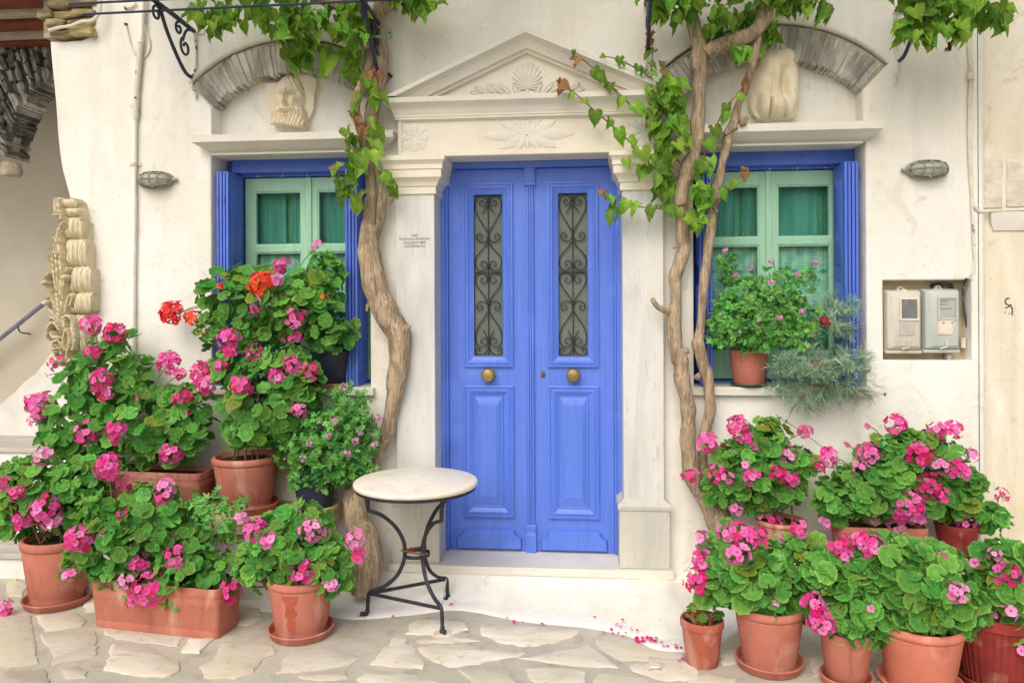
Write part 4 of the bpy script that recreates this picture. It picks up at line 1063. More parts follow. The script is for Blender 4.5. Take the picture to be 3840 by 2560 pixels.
for i in range(3):
    if i == 1: continue
    a, b = lows[i], lows[(i+1) % 3]
    obj('stretcher', B().tube([a, b], .010, 8, .55), m_iron, tb_)
a, b = lows[1], lows[2]; obj('stretcher', B().tube([a, b], .007, 8, .55), m_flaked, tb_)
obj('ring', B().tube([(fcen.x+.068*math.cos(q), fcen.y+.068*math.sin(q), .335) for q in [2*PI*k/28 for k in range(29)]], .011, 6, .35), m_iron, tb_, 60)
rs_ = B(); q3 = [Vector((fcen.x+.080*math.cos(q), fcen.y+.080*math.sin(q), .352)) for q in (math.radians(183), math.radians(65), math.radians(-50))]
rs_.tube([q3[0], q3[2]], .0055, 6); rs_.tube([q3[2], q3[1]], .0055, 6); rs_.tube([q3[1], q3[0]], .0055, 6)
obj('rusty_brace', rs_, m_rust, tb_)
obj('red_knot', B().lathe([(0, -.008), (.011, -.005), (.011, .005), (0, .008)], q3[0].lerp(q3[1], .42), 8), simple('red_tie', (178, 48, 52)), tb_)
for i, (f_, lb) in enumerate(zip(ft, ('pale stone chip under the left table foot', 'pale stone chip under the rear table foot', 'pale stone chip under the front table foot'))):
    s_ = .026 if i < 2 else .045
    pp = rough_poly([(f_.x-s_, f_.y-s_*.8), (f_.x+s_, f_.y-s_*.7), (f_.x+s_*.9, f_.y+s_*.8), (f_.x-s_*.9, f_.y+s_*.7)], .02, .004)
    o = obj('stone_chip', B().loops([[(q.x, q.y, -.004) for q in pp], [(q.x, q.y, .011) for q in pp]], True), m_block, None, 40, .003); props(o, lb, 'stone')
# ------------------------------------------------------------------ flower pots
def terra(name, a, b):
    n = NT(name)
    c = n.mix(n.noise(5, 6, (1, 1, 1), .35, .65), lin(a), lin(b))
    c = n.mix(n.noise(7, 8, (1, 1, .5), .55, .72, .8), c, lin((226, 190, 172)), .45)          # lime bloom
    c = n.mix(n.noise(9, 6, (2, 2, .25), .56, .74), c, lin(tuple(int(x*.74) for x in a)), .6) # water streaks
    c = n.mix(n.noise(60, 4, (1, 1, 1), .68, .76), c, lin((90, 70, 58)), .4)
    d = n.n('ShaderNodeMapRange'); n.l(n.random(), d.inputs[0]); d.inputs[3].default_value = .93; d.inputs[4].default_value = 1.07
    hs = n.n('ShaderNodeHueSaturation'); n.l(d.outputs[0], hs.inputs['Value']); n.l(c, hs.inputs['Color'])
    return n.out(hs.outputs[0], .80, .16, n.bump(n.noise(70, 5, (1, 1, 1), 0, 1), .2, .004))
m_terra = terra('terracotta_plastic', (190, 123, 104), (174, 107, 90))
m_terra2 = terra('orange_terracotta', (196, 126, 108), (182, 112, 96))
m_brown = terra('brown_terracotta', (176, 116, 100), (158, 100, 86))
m_dred = terra('dark_red_plastic', (150, 62, 56), (124, 48, 46))
m_bpot = simple('blue_black_plastic', (48, 54, 72), (40, 44, 58), 6, .4, .4)
m_cream = simple('cream_saucer_plastic', (226, 206, 150), (206, 186, 132), 6, .5, .3)
m_green = simple('dark_green_plastic', (30, 92, 78), (24, 76, 66), 6, .45, .4)
m_soil = simple('dark_soil', (84, 66, 50), (54, 44, 34), 30, .95, .05, .9, 60, bdist=.01)
def put_pot(t, c, r, h, rb=None, m=None, style='rim', n=40):
    rb = rb or r*.74; m = m or m_terra
    if style == 'rim':
        pr = [(0, .0), (rb-.006, .0), (rb, .004), (rb+.003, h*.14), (rb+.006, h*.145), (rb+.006, h*.155), (rb+(r-rb)*.2, h*.17), (rb+(r-rb)*.86, h*.84), (r*.94, h*.86), (r*.99, h*.875), (r+.002, h*.90), (r+.004, h*.94), (r+.001, h*.975), (r-.008, h), (r-.018, h*.992), (r-.022, h*.97), (r-.026, h*.90)]
    elif style == 'nursery':
        pr = [(0, 0), (rb-.003, 0), (rb, .004), (r*.93, h*.82), (r*.985, h*.825), (r, h*.84), (r, h*.97), (r-.003, h), (r-.008, h), (r-.012, h*.88)]
    elif style == 'plain':
        pr = [(0, 0), (rb-.006, 0), (rb, .006), (r*.985, h*.93), (r, h*.96), (r-.002, h), (r-.012, h), (r-.016, h*.9)]
    else:                                         # ribbed
        pr = [(0, 0), (rb-.006, 0), (rb, .006), (r*.95, h*.84), (r, h*.86), (r, h), (r-.012, h), (r-.016, h*.9)]
    o = obj('pot', B().lathe(pr, c, n, False), m, t, 40)
    if style == 'ribbed':
        gb = B()
        for k in range(36):
            a = 2*PI*k/36
            gb.tube([(c[0]+math.cos(a)*(rb+.001), c[1]+math.sin(a)*(rb+.001), c[2]+.02), (c[0]+math.cos(a)*r*.952, c[1]+math.sin(a)*r*.952, c[2]+h*.83)], .005, 4)
        props(obj('rib', gb, m, o), kind='stuff')
    obj('soil', B().lathe([(0, h*.9), (r*.5, h*.905), (r-.020, h*.895)][::-1], c, 20, False), m_soil, t, 60)
    return o
def saucer(label, c, r, h=.042, m=None):
    o = obj('saucer', B().lathe([(0, .0), (r*.90, .0), (r*.93, .003), (r, h*.8), (r+.004, h*.86), (r+.003, h), (r-.003, h), (r-.008, h*.8), (r*.88, .010), (0, .010)], c, 40, False), m or m_terra, None, 40)
    return props(o, label, 'saucer')
def trough(t, a, b, dep, h, z0, m, label=None, saucer_label=None):
    # a, b: the two ends of the front top edge on the plan; dep goes away from the viewer
    a, b = Vector((a[0], a[1], 0)), Vector((b[0], b[1], 0)); ex = (b-a); L = ex.length; ex.normalize(); ey = Vector((-ex.y, ex.x, 0))
    cen = (a+b)/2+ey*dep/2
    def ring(l, d, z, rr=.03):
        out = []
        for sx, sy, a0 in ((1, 1, 0), (-1, 1, 90), (-1, -1, 180), (1, -1, 270)):
            for k in range(4):
                an = math.radians(a0+30*k)
                out.append(cen+ex*(sx*(l/2-rr)+rr*math.cos(an))+ey*(sy*(d/2-rr)+rr*math.sin(an))+Vector((0, 0, z0+z)))
        return out
    k = .86
    prof = [(k-.01, 0), (k, .006), (k+.01, h*.16), (k+.018, h*.165), (.955, h*.66), (.962, h*.665), (.960, h*.69), (.966, h*.70), (.972, h*.74), (.969, h*.75), (.976, h*.82), (.995, h*.835), (1.0, h*.86), (1.0, h*.96), (.99, h), (.955, h), (.94, h*.97), (.93, h*.88)]
    rs = [ring(L-(1-s)*.55*dep*1.7, dep-(1-s)*dep*.9, z) for s, z in prof]
    o = obj('pot', B().loops(rs, True), m, t, 30)
    fb = B()
    for sx in (-1, 1):
        q = cen+ex*(sx*(L/2-.10)); x0 = [q+ex*(-.05)+ey*(-dep*.38), q+ex*.05+ey*(-dep*.38), q+ex*.05+ey*(dep*.38), q+ex*(-.05)+ey*(dep*.38)]
        fb.loops([[p+Vector((0, 0, z0-.0)) for p in x0], [p+Vector((0, 0, z0+.02)) for p in x0]], True, True)
    obj('foot', fb, m, o)
    obj('soil', B().add([p for p in ring(L-.06, dep-.06, h*.9)], [tuple(range(16))]), m_soil, t)
    return cen
# ------------------------------------------------------------------ foliage materials
def leafmat(name, a, b, edge, trans=.30, rough=.48, vein=None, rn=.28):
    n = NT(name)
    co = n.coord()
    ln_ = n.n('ShaderNodeVectorMath', operation='LENGTH'); n.l(co, ln_.inputs[0])
    r = n.n('ShaderNodeValToRGB'); e = r.color_ramp
    e.elements[0].position = 0; e.elements[0].color = lin(edge); e.elements[1].position = .16; e.elements[1].color = lin(a)
    q = e.elements.new(.55); q.color = lin(b); q = e.elements.new(.85); q.color = lin(a); q = e.elements.new(1.0); q.color = lin(edge)
    n.l(ln_.outputs['Value'], r.inputs[0])
    c = n.mix(n.noise(2.2, 5, (1, 1, 1), .45, .7), r.outputs[0], lin(b), .6)
    c = n.mix(n.noise(1.1, 4, (1, 1, 1), .55, .8), c, lin(edge), .35)
    at = n.n('ShaderNodeSeparateXYZ'); n.l(co, at.inputs[0])
    an = n.n('ShaderNodeMath', operation='ARCTAN2'); n.l(at.outputs[1], an.inputs[0]); n.l(at.outputs[0], an.inputs[1])
    mu = n.n('ShaderNodeMath', operation='MULTIPLY'); n.l(an.outputs[0], mu.inputs[0]); mu.inputs[1].default_value = 7
    sn = n.n('ShaderNodeMath', operation='COSINE'); n.l(mu.outputs[0], sn.inputs[0])
    mr = n.n('ShaderNodeMapRange'); n.l(sn.outputs[0], mr.inputs[0]); mr.inputs[1].default_value = .93; mr.inputs[2].default_value = 1.0
    if vein: c = n.mix(mr.outputs[0], c, lin(edge), vein)
    hs = n.n('ShaderNodeHueSaturation'); n.l(c, hs.inputs['Color'])
    d = n.n('ShaderNodeMapRange'); n.l(n.random(), d.inputs[0]); d.inputs[3].default_value = 1-rn; d.inputs[4].default_value = 1+rn
    n.l(d.outputs[0], hs.inputs['Value'])
    wn_ = n.n('ShaderNodeTexWhiteNoise', noise_dimensions='1D'); n.l(n.random(), wn_.inputs['W'])
    d2 = n.n('ShaderNodeMapRange'); n.l(wn_.outputs['Value'], d2.inputs[0]); d2.inputs[3].default_value = .478; d2.inputs[4].default_value = .518
    n.l(d2.outputs[0], hs.inputs['Hue'])
    n.out(hs.outputs[0], rough, .35, n.bump(n.noise(6, 5, (1, 1, 1), 0, 1), .5, .05))
    tr = n.n('ShaderNodeBsdfTranslucent'); n.l(hs.outputs[0], tr.inputs[0])
    mx = n.n('ShaderNodeMixShader'); mx.inputs[0].default_value = trans
    n.l(n.b.outputs[0], mx.inputs[1]); n.l(tr.outputs[0], mx.inputs[2])
    n.l(mx.outputs[0], n.t.nodes['Material Output'].inputs[0])
    return n.m
m_leaf = leafmat('geranium_leaf', (126, 190, 82), (100, 170, 68), (162, 212, 116), vein=.5, rough=.58)
m_leaf2 = leafmat('geranium_leaf_deep', (98, 170, 72), (80, 150, 60), (134, 194, 98), vein=.45, rough=.58)
m_leafy = leafmat('yellowing_leaf', (150, 172, 62), (118, 156, 58), (196, 190, 80), vein=.3, rn=.12)
m_scent = leafmat('scented_leaf', (122, 196, 96), (98, 174, 78), (152, 210, 120), rn=.25, rough=.6)
m_vine = leafmat('vine_leaf', (140, 184, 66), (106, 158, 50), (176, 206, 98), .36, .50, rn=.42)
m_vinered = leafmat('young_red_leaf', (196, 120, 100), (160, 140, 80), (206, 140, 116), .3, .4, rn=.15)
m_blade = leafmat('grey_green_blade', (152, 186, 152), (126, 166, 132), (174, 200, 172), .15, .55, rn=.25)
m_stem = simple('green_stem', (112, 140, 66), (96, 116, 58), 12, .6)
m_wood = simple('woody_stem', (130, 116, 82), (100, 88, 62), 16, .8, .1, .4, 60)
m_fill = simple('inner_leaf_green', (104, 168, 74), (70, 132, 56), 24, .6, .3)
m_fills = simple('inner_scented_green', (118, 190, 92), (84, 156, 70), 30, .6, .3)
def petalmat(name, a, b, c, rn=.0):
    n = NT(name)
    r = n.n('ShaderNodeValToRGB'); n.l(n.random(), r.inputs[0]); e = r.color_ramp
    e.elements[0].color = lin(a); e.elements[1].color = lin(c); q = e.elements.new(.5); q.color = lin(b)
    ln_ = n.n('ShaderNodeVectorMath', operation='LENGTH'); n.l(n.coord(), ln_.inputs[0])
    mr = n.n('ShaderNodeMapRange'); n.l(ln_.outputs['Value'], mr.inputs[0]); mr.inputs[1].default_value = .05; mr.inputs[2].default_value = .24
    col = n.mix(mr.outputs[0], lin(tuple(int(x*.74) for x in a)), r.outputs[0])
    n.out(col, .55, .25)
    tr = n.n('ShaderNodeBsdfTranslucent'); n.l(col, tr.inputs[0])
    mx = n.n('ShaderNodeMixShader'); mx.inputs[0].default_value = .25
    n.l(n.b.outputs[0], mx.inputs[1]); n.l(tr.outputs[0], mx.inputs[2]); n.l(mx.outputs[0], n.t.nodes['Material Output'].inputs[0])
    return n.m
PM = {'p': petalmat('pink_petals', (230, 50, 146), (240, 96, 180), (246, 146, 208)), 'd': petalmat('magenta_petals', (214, 30, 106), (228, 50, 138), (238, 92, 170)),
      'l': petalmat('light_pink_petals', (238, 104, 182), (244, 142, 204), (248, 170, 218)), 'r': petalmat('red_petals', (226, 34, 50), (236, 50, 60), (240, 70, 74)),
      'o': petalmat('orange_red_petals', (240, 66, 40), (248, 84, 54), (250, 104, 72)), 'w': petalmat('wilting_petals', (132, 42, 70), (176, 48, 100), (222, 70, 140)),
      's': petalmat('lilac_petals', (206, 128, 178), (220, 156, 200), (232, 182, 214)), 'c': petalmat('crimson_petals', (140, 8, 28), (160, 12, 36), (178, 20, 44))}
# ------------------------------------------------------------------ leaf, floret and shoot meshes (shared)
def orient(n, spin):
    return n.to_track_quat('Z', 'Y').to_matrix().to_4x4() @ Matrix.Rotation(spin, 4, 'Z')
def ger_leaf(seed):
    rr = random.Random(seed); b = B(); n = 29; b.v.append((0, 0, -.08)); fold = rr.uniform(-.10, .20); sg = rr.uniform(0, 6)
    for ring, f in ((1, .55), (2, 1.0)):
        for k in range(n):
            th = -PI/2+.16+(2*PI-.32)*k/(n-1)
            lob = math.cos((k/(n-1)-.5)*7*2*PI)
            s = 1 if ring == 1 else .95+.035*lob+.022*math.cos(k*PI)
            z = .16*f*f-.08+(.02+.055*f)*lob*f+fold*abs(math.cos(th))*f*.8+.06*math.sin(2*th+sg)*f+rr.uniform(-.02, .02)*f
            b.v.append((f*s*math.cos(th), f*s*math.sin(th), z))
    for k in range(n-1):
        b.f.append((0, 1+k, 2+k)); b.f.append((1+k, 1+n+k, 2+n+k, 2+k))
    return b
def scent_leaf(seed):
    rr = random.Random(seed); o = B()
    for i in range(4):
        l = scent_one(seed*9+i); n = Vector((rr.uniform(-.6, .6), rr.uniform(-.6, .6), 1)).normalized()
        Mx = Matrix.Translation((rr.uniform(-.75, .75), rr.uniform(-.75, .75), rr.uniform(-.5, .4))) @ orient(n, rr.uniform(0, 6.28)) @ Matrix.Scale(rr.uniform(.55, .8), 4)
        o.add([tuple(Mx @ Vector(p)) for p in l.v], l.f)
        o.tube([(0, 0, -.7), tuple(Mx @ Vector((0, 0, -.04)))], .035, 3, cap=False)
    return o
def scent_one(seed):
    rr = random.Random(seed); b = B(); b.v.append((0, -.15, -.05)); n = 0
    for i, a in enumerate((-112, -56, 0, 56, 112)):
        L = (.78, .95, 1.08, .95, .78)[i]
        for da, r in ((-27, .36), (-20, .70), (-14, .66), (-9, .92), (0, 1.0), (9, .90), (14, .66), (21, .72)):
            t = math.radians(90-a-da); q = r*L*rr.uniform(.92, 1.06)
            b.v.append((q*math.cos(t), q*math.sin(t), .10*q*q+rr.uniform(-.05, .05))); n += 1
    for k in range(n-1): b.f.append((0, 2+k, 1+k))
    return b
def vine_leaf(seed):
    rr = random.Random(seed); b = B(); rows = ((.16, .20, .36), (.04, .34, .46), (-.16, .40, .48), (-.36, .36, .43), (-.55, .26, .34), (-.74, .15, .20), (-.90, .06, .09), (-1.04, .008, .012))
    curl = rr.uniform(.1, .35); tw = rr.uniform(-.25, .25)
    for i, (y, xi, xo) in enumerate(rows):
        wv = rr.uniform(-.03, .03); wo = 1+rr.uniform(-.05, .05)+(.045 if i % 2 else -.04)
        for x, zf in ((-xo*wo, .20+rr.uniform(-.13, .13)), (-xi*.55, .13), (0, 0), (xi*.55, .13), (xo*wo, .20+rr.uniform(-.13, .13))):
            yy = y if x or i > 1 else y-.14
            b.v.append((x+tw*y*y*.3+wv, yy, zf*(1 if i < 7 else .2)-curl*y*y))
    for i in range(len(rows)-1):
        for k in range(4): b.f.append((i*5+k, (i+1)*5+k, (i+1)*5+k+1, i*5+k+1))
    return b
def floret(seed):
    rr = random.Random(seed); b = B()
    for k in range(5):
        a = 2*PI*k/5+rr.uniform(-.15, .15)+(.12 if k in (0, 1) else 0); L = rr.uniform(.88, 1.08); w_ = rr.uniform(.40, .52); up = rr.uniform(.05, .34)
        ca, sa = math.cos(a), math.sin(a); base = len(b.v)
        for x, y, z in ((.05, -.04, 0), (.50*L, -w_*.8, up*.45), (.86*L, -w_, up*.9), (1.0*L, 0, up*1.0), (.86*L, w_, up*.9), (.50*L, w_*.8, up*.45), (.05, .04, 0), (.55*L, 0, up*.25)):
            b.v.append((x*ca-y*sa, x*sa+y*ca, z))
        for i in range(6): b.f.append((base+7, base+i, base+i+1))
    return b
def blade_shoot(seed):
    rr = random.Random(seed); b = B()
    b.tube([(0, 0, 0), (.02, .0, .35), (.0, .02, .8)], [.012, .010, .006], 4)
    for k in range(16):
        a = rr.uniform(0, 2*PI); z0 = .85*k/16; L = rr.uniform(.45, .75); el = rr.uniform(.5, 1.15); w_ = .015
        d = Vector((math.cos(a)*math.cos(el), math.sin(a)*math.cos(el), math.sin(el))); s = Vector((-math.sin(a), math.cos(a), 0))
        p0 = Vector((0, 0, z0)); p1 = p0+d*L*.5; p2 = p0+d*L-Vector((0, 0, L*rr.uniform(.10, .50)))
        n0 = len(b.v)
        for p, ww in ((p0, w_*.8), (p1, w_), (p2, .003)):
            b.v += [tuple(p-s*ww), tuple(p+s*ww)]
        b.f += [(n0, n0+1, n0+3, n0+2), (n0+2, n0+3, n0+5, n0+4)]
    return b
LG = [mesh('geranium_leaf_mesh', ger_leaf(i), m_leaf, 80) for i in range(5)]+[mesh('geranium_leaf_mesh', ger_leaf(i+9), m_leaf2, 80) for i in range(4)]
LY = [mesh('yellow_leaf_mesh', ger_leaf(i+20), m_leafy, 80) for i in range(2)]
LS = [mesh('scented_leaf_mesh', scent_leaf(i), m_scent, 80) for i in range(5)]
LV = [mesh('vine_leaf_mesh', vine_leaf(i), m_vine, 80) for i in range(7)]
LVR = [mesh('red_leaf_mesh', vine_leaf(i+30), m_vinered, 80) for i in range(3)]
SB = [mesh('blade_shoot_mesh', blade_shoot(i), m_blade, 60) for i in range(6)]
FL = {k: [mesh('floret_mesh', floret(i+j*7), m, 80) for i in range(3)] for j, (k, m) in enumerate(PM.items())}
def rvec():
    while True:
        v = Vector((rnd(-1, 1), rnd(-1, 1), rnd(-1, 1)))
        if .05 < v.length < 1: return v.normalized()
def mk_blobs(lst, y):
    out = []
    for q in lst:
        u, v, ru, rv = q[:4]; yy = y+(q[4] if len(q) > 4 else 0)
        c = V(u, v, yy); m = (c-EYE).dot(Vector((-math.sin(YAW), math.cos(YAW), 0)))/(F/K)
        rx, rz = ru*m, rv*m
        out.append((c, Vector((rx, min(.26, .95*min(rx, rz)+.02), rz))))
    return out
def crown(t, bl, total, size, meshes, ymax=-.03, yellow=.05, name='leaf', zmin=-1, xlim=None, up=.5, fill=.75):
    wts = [c[1].x*c[1].z for c in bl]; S = sum(wts); made = []
    for (c, r), w_ in zip(bl, wts):
        k = 0; want = int(total*w_/S+.5); tries = 0
        while k < want and tries < want*30:
            tries += 1
            d = rvec()
            if d.y > .25 and rnd(0, 1) < .8: continue
            rad = .70+.32*math.sqrt(rnd(0, 1)) if rnd(0, 1) < .80 else rnd(.3, .72)
            p = c+Vector((d.x*r.x, d.y*r.y, d.z*r.z))*rad
            deep = False
            for (c2, r2) in bl:
                if c2 is c: continue
                q = p-c2
                if (q.x/r2.x)**2+(q.y/r2.y)**2+(q.z/r2.z)**2 < .42: deep = True; break
            if deep: continue
            if p.y > ymax: p.y = ymax-rnd(0, .04)
            if p.z < zmin: continue
            if xlim and p.y > -.02: p.x = min(max(p.x, xlim[0]), xlim[1])
            if all((p-q).length > size*.62 for q in made[-40:]) or rnd(0, 1) < .2:
                n = (d*.62+Vector((0, -.28, up))+rvec()*.66).normalized()
                s = size*rnd(.62, 1.18)
                me = random.choice(LY) if rnd(0, 1) < yellow and meshes is LG else random.choice(meshes)
                inst(name, me, t, Matrix.Translation(p) @ orient(n, rnd(0, 2*PI)) @ Matrix.Diagonal((s, s, s*rnd(.7, 1.25), 1)))
                made.append(p); k += 1
    # the leaves deeper in, too many to pick apart, joined into one part
    src = [ger_leaf(i) for i in range(3)] if meshes is LG else [scent_leaf(i) for i in range(3)]
    fb = B(); want = int(total*fill)
    while want > 0:
        (c, r), = random.choices(bl, wts); d = rvec()
        if d.y > .3 and rnd(0, 1) < .7: continue
        p = c+Vector((d.x*r.x, d.y*r.y, d.z*r.z))*rnd(.45, .93)
        if p.y > ymax: p.y = ymax-rnd(0, .04)
        if xlim and p.y > -.02: p.x = min(max(p.x, xlim[0]), xlim[1])
        n = (d*.5+Vector((0, -.3, up))+rvec()*.8).normalized(); s = size*rnd(.6, 1.1)
        Mx = Matrix.Translation(p) @ orient(n, rnd(0, 6.28)) @ Matrix.Scale(s, 4); l = random.choice(src)
        fb.add([tuple(Mx @ Vector(q)) for q in l.v], l.f); want -= 1
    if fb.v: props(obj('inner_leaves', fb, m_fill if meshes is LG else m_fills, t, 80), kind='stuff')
    return made
def hit_depth(bl, u, v):
    d = ray(u*K, v*K); best = None
    for c, r in bl:
        o_ = EYE-c; a = Vector((d.x/r.x, d.y/r.y, d.z/r.z)); b_ = Vector((o_.x/r.x, o_.y/r.y, o_.z/r.z))
        A, Bq, C = a.dot(a), 2*a.dot(b_), b_.dot(b_)-1; disc = Bq*Bq-4*A*C
        if disc > 0:
            t = (-Bq-math.sqrt(disc))/(2*A)
            if best is None or t < best: best = t
    if best is None:
        c, r = min(bl, key=lambda q: (V(u, v, q[0].y)-q[0]).length/max(q[1].x, q[1].z))
        return V(u, v, c.y-r.y*.35), c
    p = EYE+d*best; c = min(bl, key=lambda q: (p-q[0]).length)[0]
    return p-d.normalized()*.015, c
def flower(t, bl, u, v, rp, kind='p', fr=.0215, fill=1.0, p=None):
    if p is None: p, c = hit_depth(bl, u, v)
    else: c = p+Vector((0, .05, -.15))
    m = (p-EYE).length/(F/K); R = rp*m*rnd(.86, .98)
    ax = Vector((rnd(-.25, .25), -.80, .62)).normalized()
    b = B(); root = c.lerp(p, .25)
    mid = root.lerp(p, .6)+Vector((0, 0, .02))
    ctr = p-ax*R*.55
    b.tube(cat_rom([root, mid, ctr], 3), .0028, 5)
    N = max(1, int(fill*3.0*(R/fr)**2*.95+.5)) if R > fr*1.3 else rnd(1, 2.4)//1
    N = int(min(52, N)); pos = []
    cap_ = rnd(1.0, 1.3)
    for k in range(N):
        if N > 8 and rnd(0, 1) < .10: continue
        cosv = 1-(k+.5)/N*cap_; ph = k*2.39996+rnd(-.25, .25)
        sv = math.sqrt(max(0, 1-cosv*cosv)); x_ = ax.orthogonal().normalized(); y_ = ax.cross(x_)
        d = (ax*cosv+x_*math.cos(ph)*sv+y_*math.sin(ph)*sv)
        rr = R*rnd(.76, 1.10) if N > 2 else R*.4
        q = p+d*rr-ax*R*.30; pos.append((q, d)); b.tube([ctr, q-d*.004], .0011, 3, cap=False)
    if kind in 'pdw' and rnd(0, 1) < .5:                       # a few buds
        for k in range(4):
            d = (rvec()+ax*.6).normalized(); q = p+d*R*1.02-ax*R*.3; b.tube([ctr, q-d*.012, q], [.0011, .0024, .0006], 5)
    h = obj('flower_head', b, m_stem, t, 60)
    for q, d in pos:
        s = fr*rnd(.80, 1.12)*(.75 if kind == 'w' else 1); kk = kind
        if kind == 'w' and rnd(0, 1) < .35: kk = 'p'
        if kind == 'p' and rnd(0, 1) < .14: kk = 'd'
        if kind == 'd' and rnd(0, 1) < .12: kk = 'p'
        inst('floret', random.choice(FL[kk]), h, Matrix.Translation(q) @ orient((d+rvec()*.30).normalized(), rnd(0, 6.28)) @ Matrix.Diagonal((s, s, s, 1)))
def stems(t, base, bl, m, r=.006, spread=.06):
    for c, rr in bl:
        b0 = base+Vector((rnd(-spread, spread), rnd(-spread*.6, spread*.3), -.03))
        e = c+Vector((rnd(-.03, .03), rnd(-.05, 0), rnd(0, .05)))
        obj('stem', B().tube(cat_rom([b0, b0.lerp(e, .4)+Vector((rnd(-.04, .04), rnd(-.03, .01), .02)), e], 4), [r*(1-.5*i/8) for i in range(9)], 6), m, t, 60)
def buds(t, bl, lst):
    for u, v in lst:
        p, c = hit_depth(bl, u, v); b = B()
        b.tube(cat_rom([c.lerp(p, .4), c.lerp(p, .75)+Vector((0, 0, .015)), p], 3), .0022, 5)
        for k in range(9):
            d = (rvec()+Vector((0, -.4, -.3))).normalized(); b.tube([p, p+d*.014, p+d*.026], [.0012, .003, .0008], 5)
        obj('bud_cluster', b, m_stem, t, 60)
# ------------------------------------------------------------------ potted plants
def ground_pot(u, v, rpx, hpx, z0=0., lift=0.0):
    # u, v: lowest visible point of the pot's foot; rpx: half width of its rim
    p = VZ(u, v, z0); m = (p-EYE).dot(Vector((-math.sin(YAW), math.cos(YAW), 0)))/(F/K)
    r = rpx*m; c = Vector((p.x, p.y+r*.70, z0+lift)); return c, r, hpx*m*1.02
def geranium(label, c, r, h, blobs, n, flowers, y=None, style='rim', m=None, sau=None, sm=None, size=0.042, rb=None, yellow=.05, ymax=-.03, kind='geranium', meshes=None, name='potted_geranium', bd=(), xlim=None, sh=.042, stem_m=None, up=.5, srad=None, fill=.75):
    t = thing(name, label, 'potted plant', c)
    put_pot(t, c, r, h, rb, m, style)
    if sau: saucer(sau, Vector((c.x, c.y, c.z-.010)), srad or (rb or r*.74)*1.30, sh, sm or m)
    bl = mk_blobs(blobs, c.y if y is None else y)
    stems(t, c+Vector((0, 0, h*.93)), bl[:5], stem_m or m_wood, spread=r*.5)
    crown(t, bl, n, size, meshes or LG, ymax, yellow, xlim=xlim, up=up, fill=fill)
    for f in flowers: flower(t, bl, *f)
    buds(t, bl, bd)
    return t, bl
# left, front row on the paving
c, r, h = ground_pot(96, 1404, 76, 150, .0, .012)
geranium('terracotta pot of bare stemmed pink geranium at the left edge', c, r, h, [(90,1125,95,72),(185,1110,60,55),(40,1185,46,52),(150,1175,66,46),(60,1080,50,30)], 280,
    [(40,1130,16,'d'),(100,1165,32,'p'),(50,1192,20,'p'),(118,1190,20,'l'),(95,1045,22,'l',.019,.6),(4,1110,14,'p'),(165,1315,14,'l')], sau='terracotta saucer under the leftmost front pot', size=0.040, bd=((30,1165),))
t6, r6, h6 = ground_pot(672, 1478, 78, 132, .0, .012)
geranium('round terracotta pot with dark water stain and pink geranium left of the table', t6, r6, h6, [(665,1255,104,82),(745,1290,66,64),(600,1290,56,60),(690,1195,70,36),(770,1330,40,30)], 290,
    [(555,1185,17,'l'),(585,1215,27,'p'),(612,1240,18,'l'),(520,1245,12,'l'),(690,1312,30,'p'),(715,1215,27,'l',.020,.7),(750,1222,12,'l'),(815,1235,24,'l',.019,.8),(825,1272,16,'d'),(760,1340,15,'l'),(690,1165,10,'l')], sau='terracotta saucer under the water stained pot', m=m_terra2, size=0.040, sm=m_terra2, bd=((650,1290),))
st = B(); rows = []
for i in range(13):
    zf = .20+.62*i/12; rr_ = (r6*.74)+(r6*.26)*(.2+.66*(zf-.17)/.67)+.0012
    w_ = .17+.04*math.sin(i*1.3)+(.05 if i > 9 else 0)-(.05 if i < 3 else 0)
    rows.append([(t6.x+rr_*math.cos(a), t6.y+rr_*math.sin(a), t6.z+h6*zf) for a in [-1.56-w_+2*w_*k/8+.03*math.sin(i*2.1+k) for k in range(9)]])
wet = simple('wet_terracotta', (166, 82, 62), (178, 94, 72), 20, .35, .4)
obj('water_stain', st.strip(rows), wet, sc.objects.get('potted_geranium.001'), 60)
# front trough
t = thing('planter_trough', 'front terracotta trough of trailing pink geraniums on the paving', 'planter', VZ(370, 1450))
a, b = V(212, 1335, 0), V(495, 1362, 0)
pl_ = VZ(238, 1440); pr_ = VZ(492, 1468)
ex = (pr_-pl_).normalized()
cen5 = trough(t, pl_-ex*.075+Vector((0, -.02, 0)), pr_+ex*.03+Vector((0, -.02, 0)), .225, .25, 0.0, m_terra)
bl = mk_blobs([(270,1225,92,78),(368,1195,100,72),(450,1290,84,66),(300,1320,76,46),(410,1345,70,48),(200,1285,52,48),(240,1160,50,36),(350,1140,60,36),(480,1330,40,40)], cen5.y-.02)
crown(t, bl, 298, .042, LG)
bs = mk_blobs([(505,1200,62,66),(470,1150,40,36),(540,1165,30,30)], cen5.y-.03)
crown(t, bs, 30, .042, LS, name='scented_leaf')
for f in [(178,1235,29,'p'),(285,1110,18,'w'),(245,1070,28,'p'),(378,1120,24,'l'),(372,1142,16,'p'),(400,1135,10,'p'),(233,1218,9,'l'),(280,1178,12,'d',.016,.7),(315,1288,25,'p'),(400,1275,24,'p',.020,.8),(340,1350,40,'p'),(312,1372,20,'p'),(290,1335,16,'l'),(350,1392,16,'l'),(530,1355,25,'p'),(445,1150,14,'w'),(158,1318,12,'l')]: flower(t, bl, *f)
buds(t, bl, ((295,1215),(420,1410),(355,1230)))
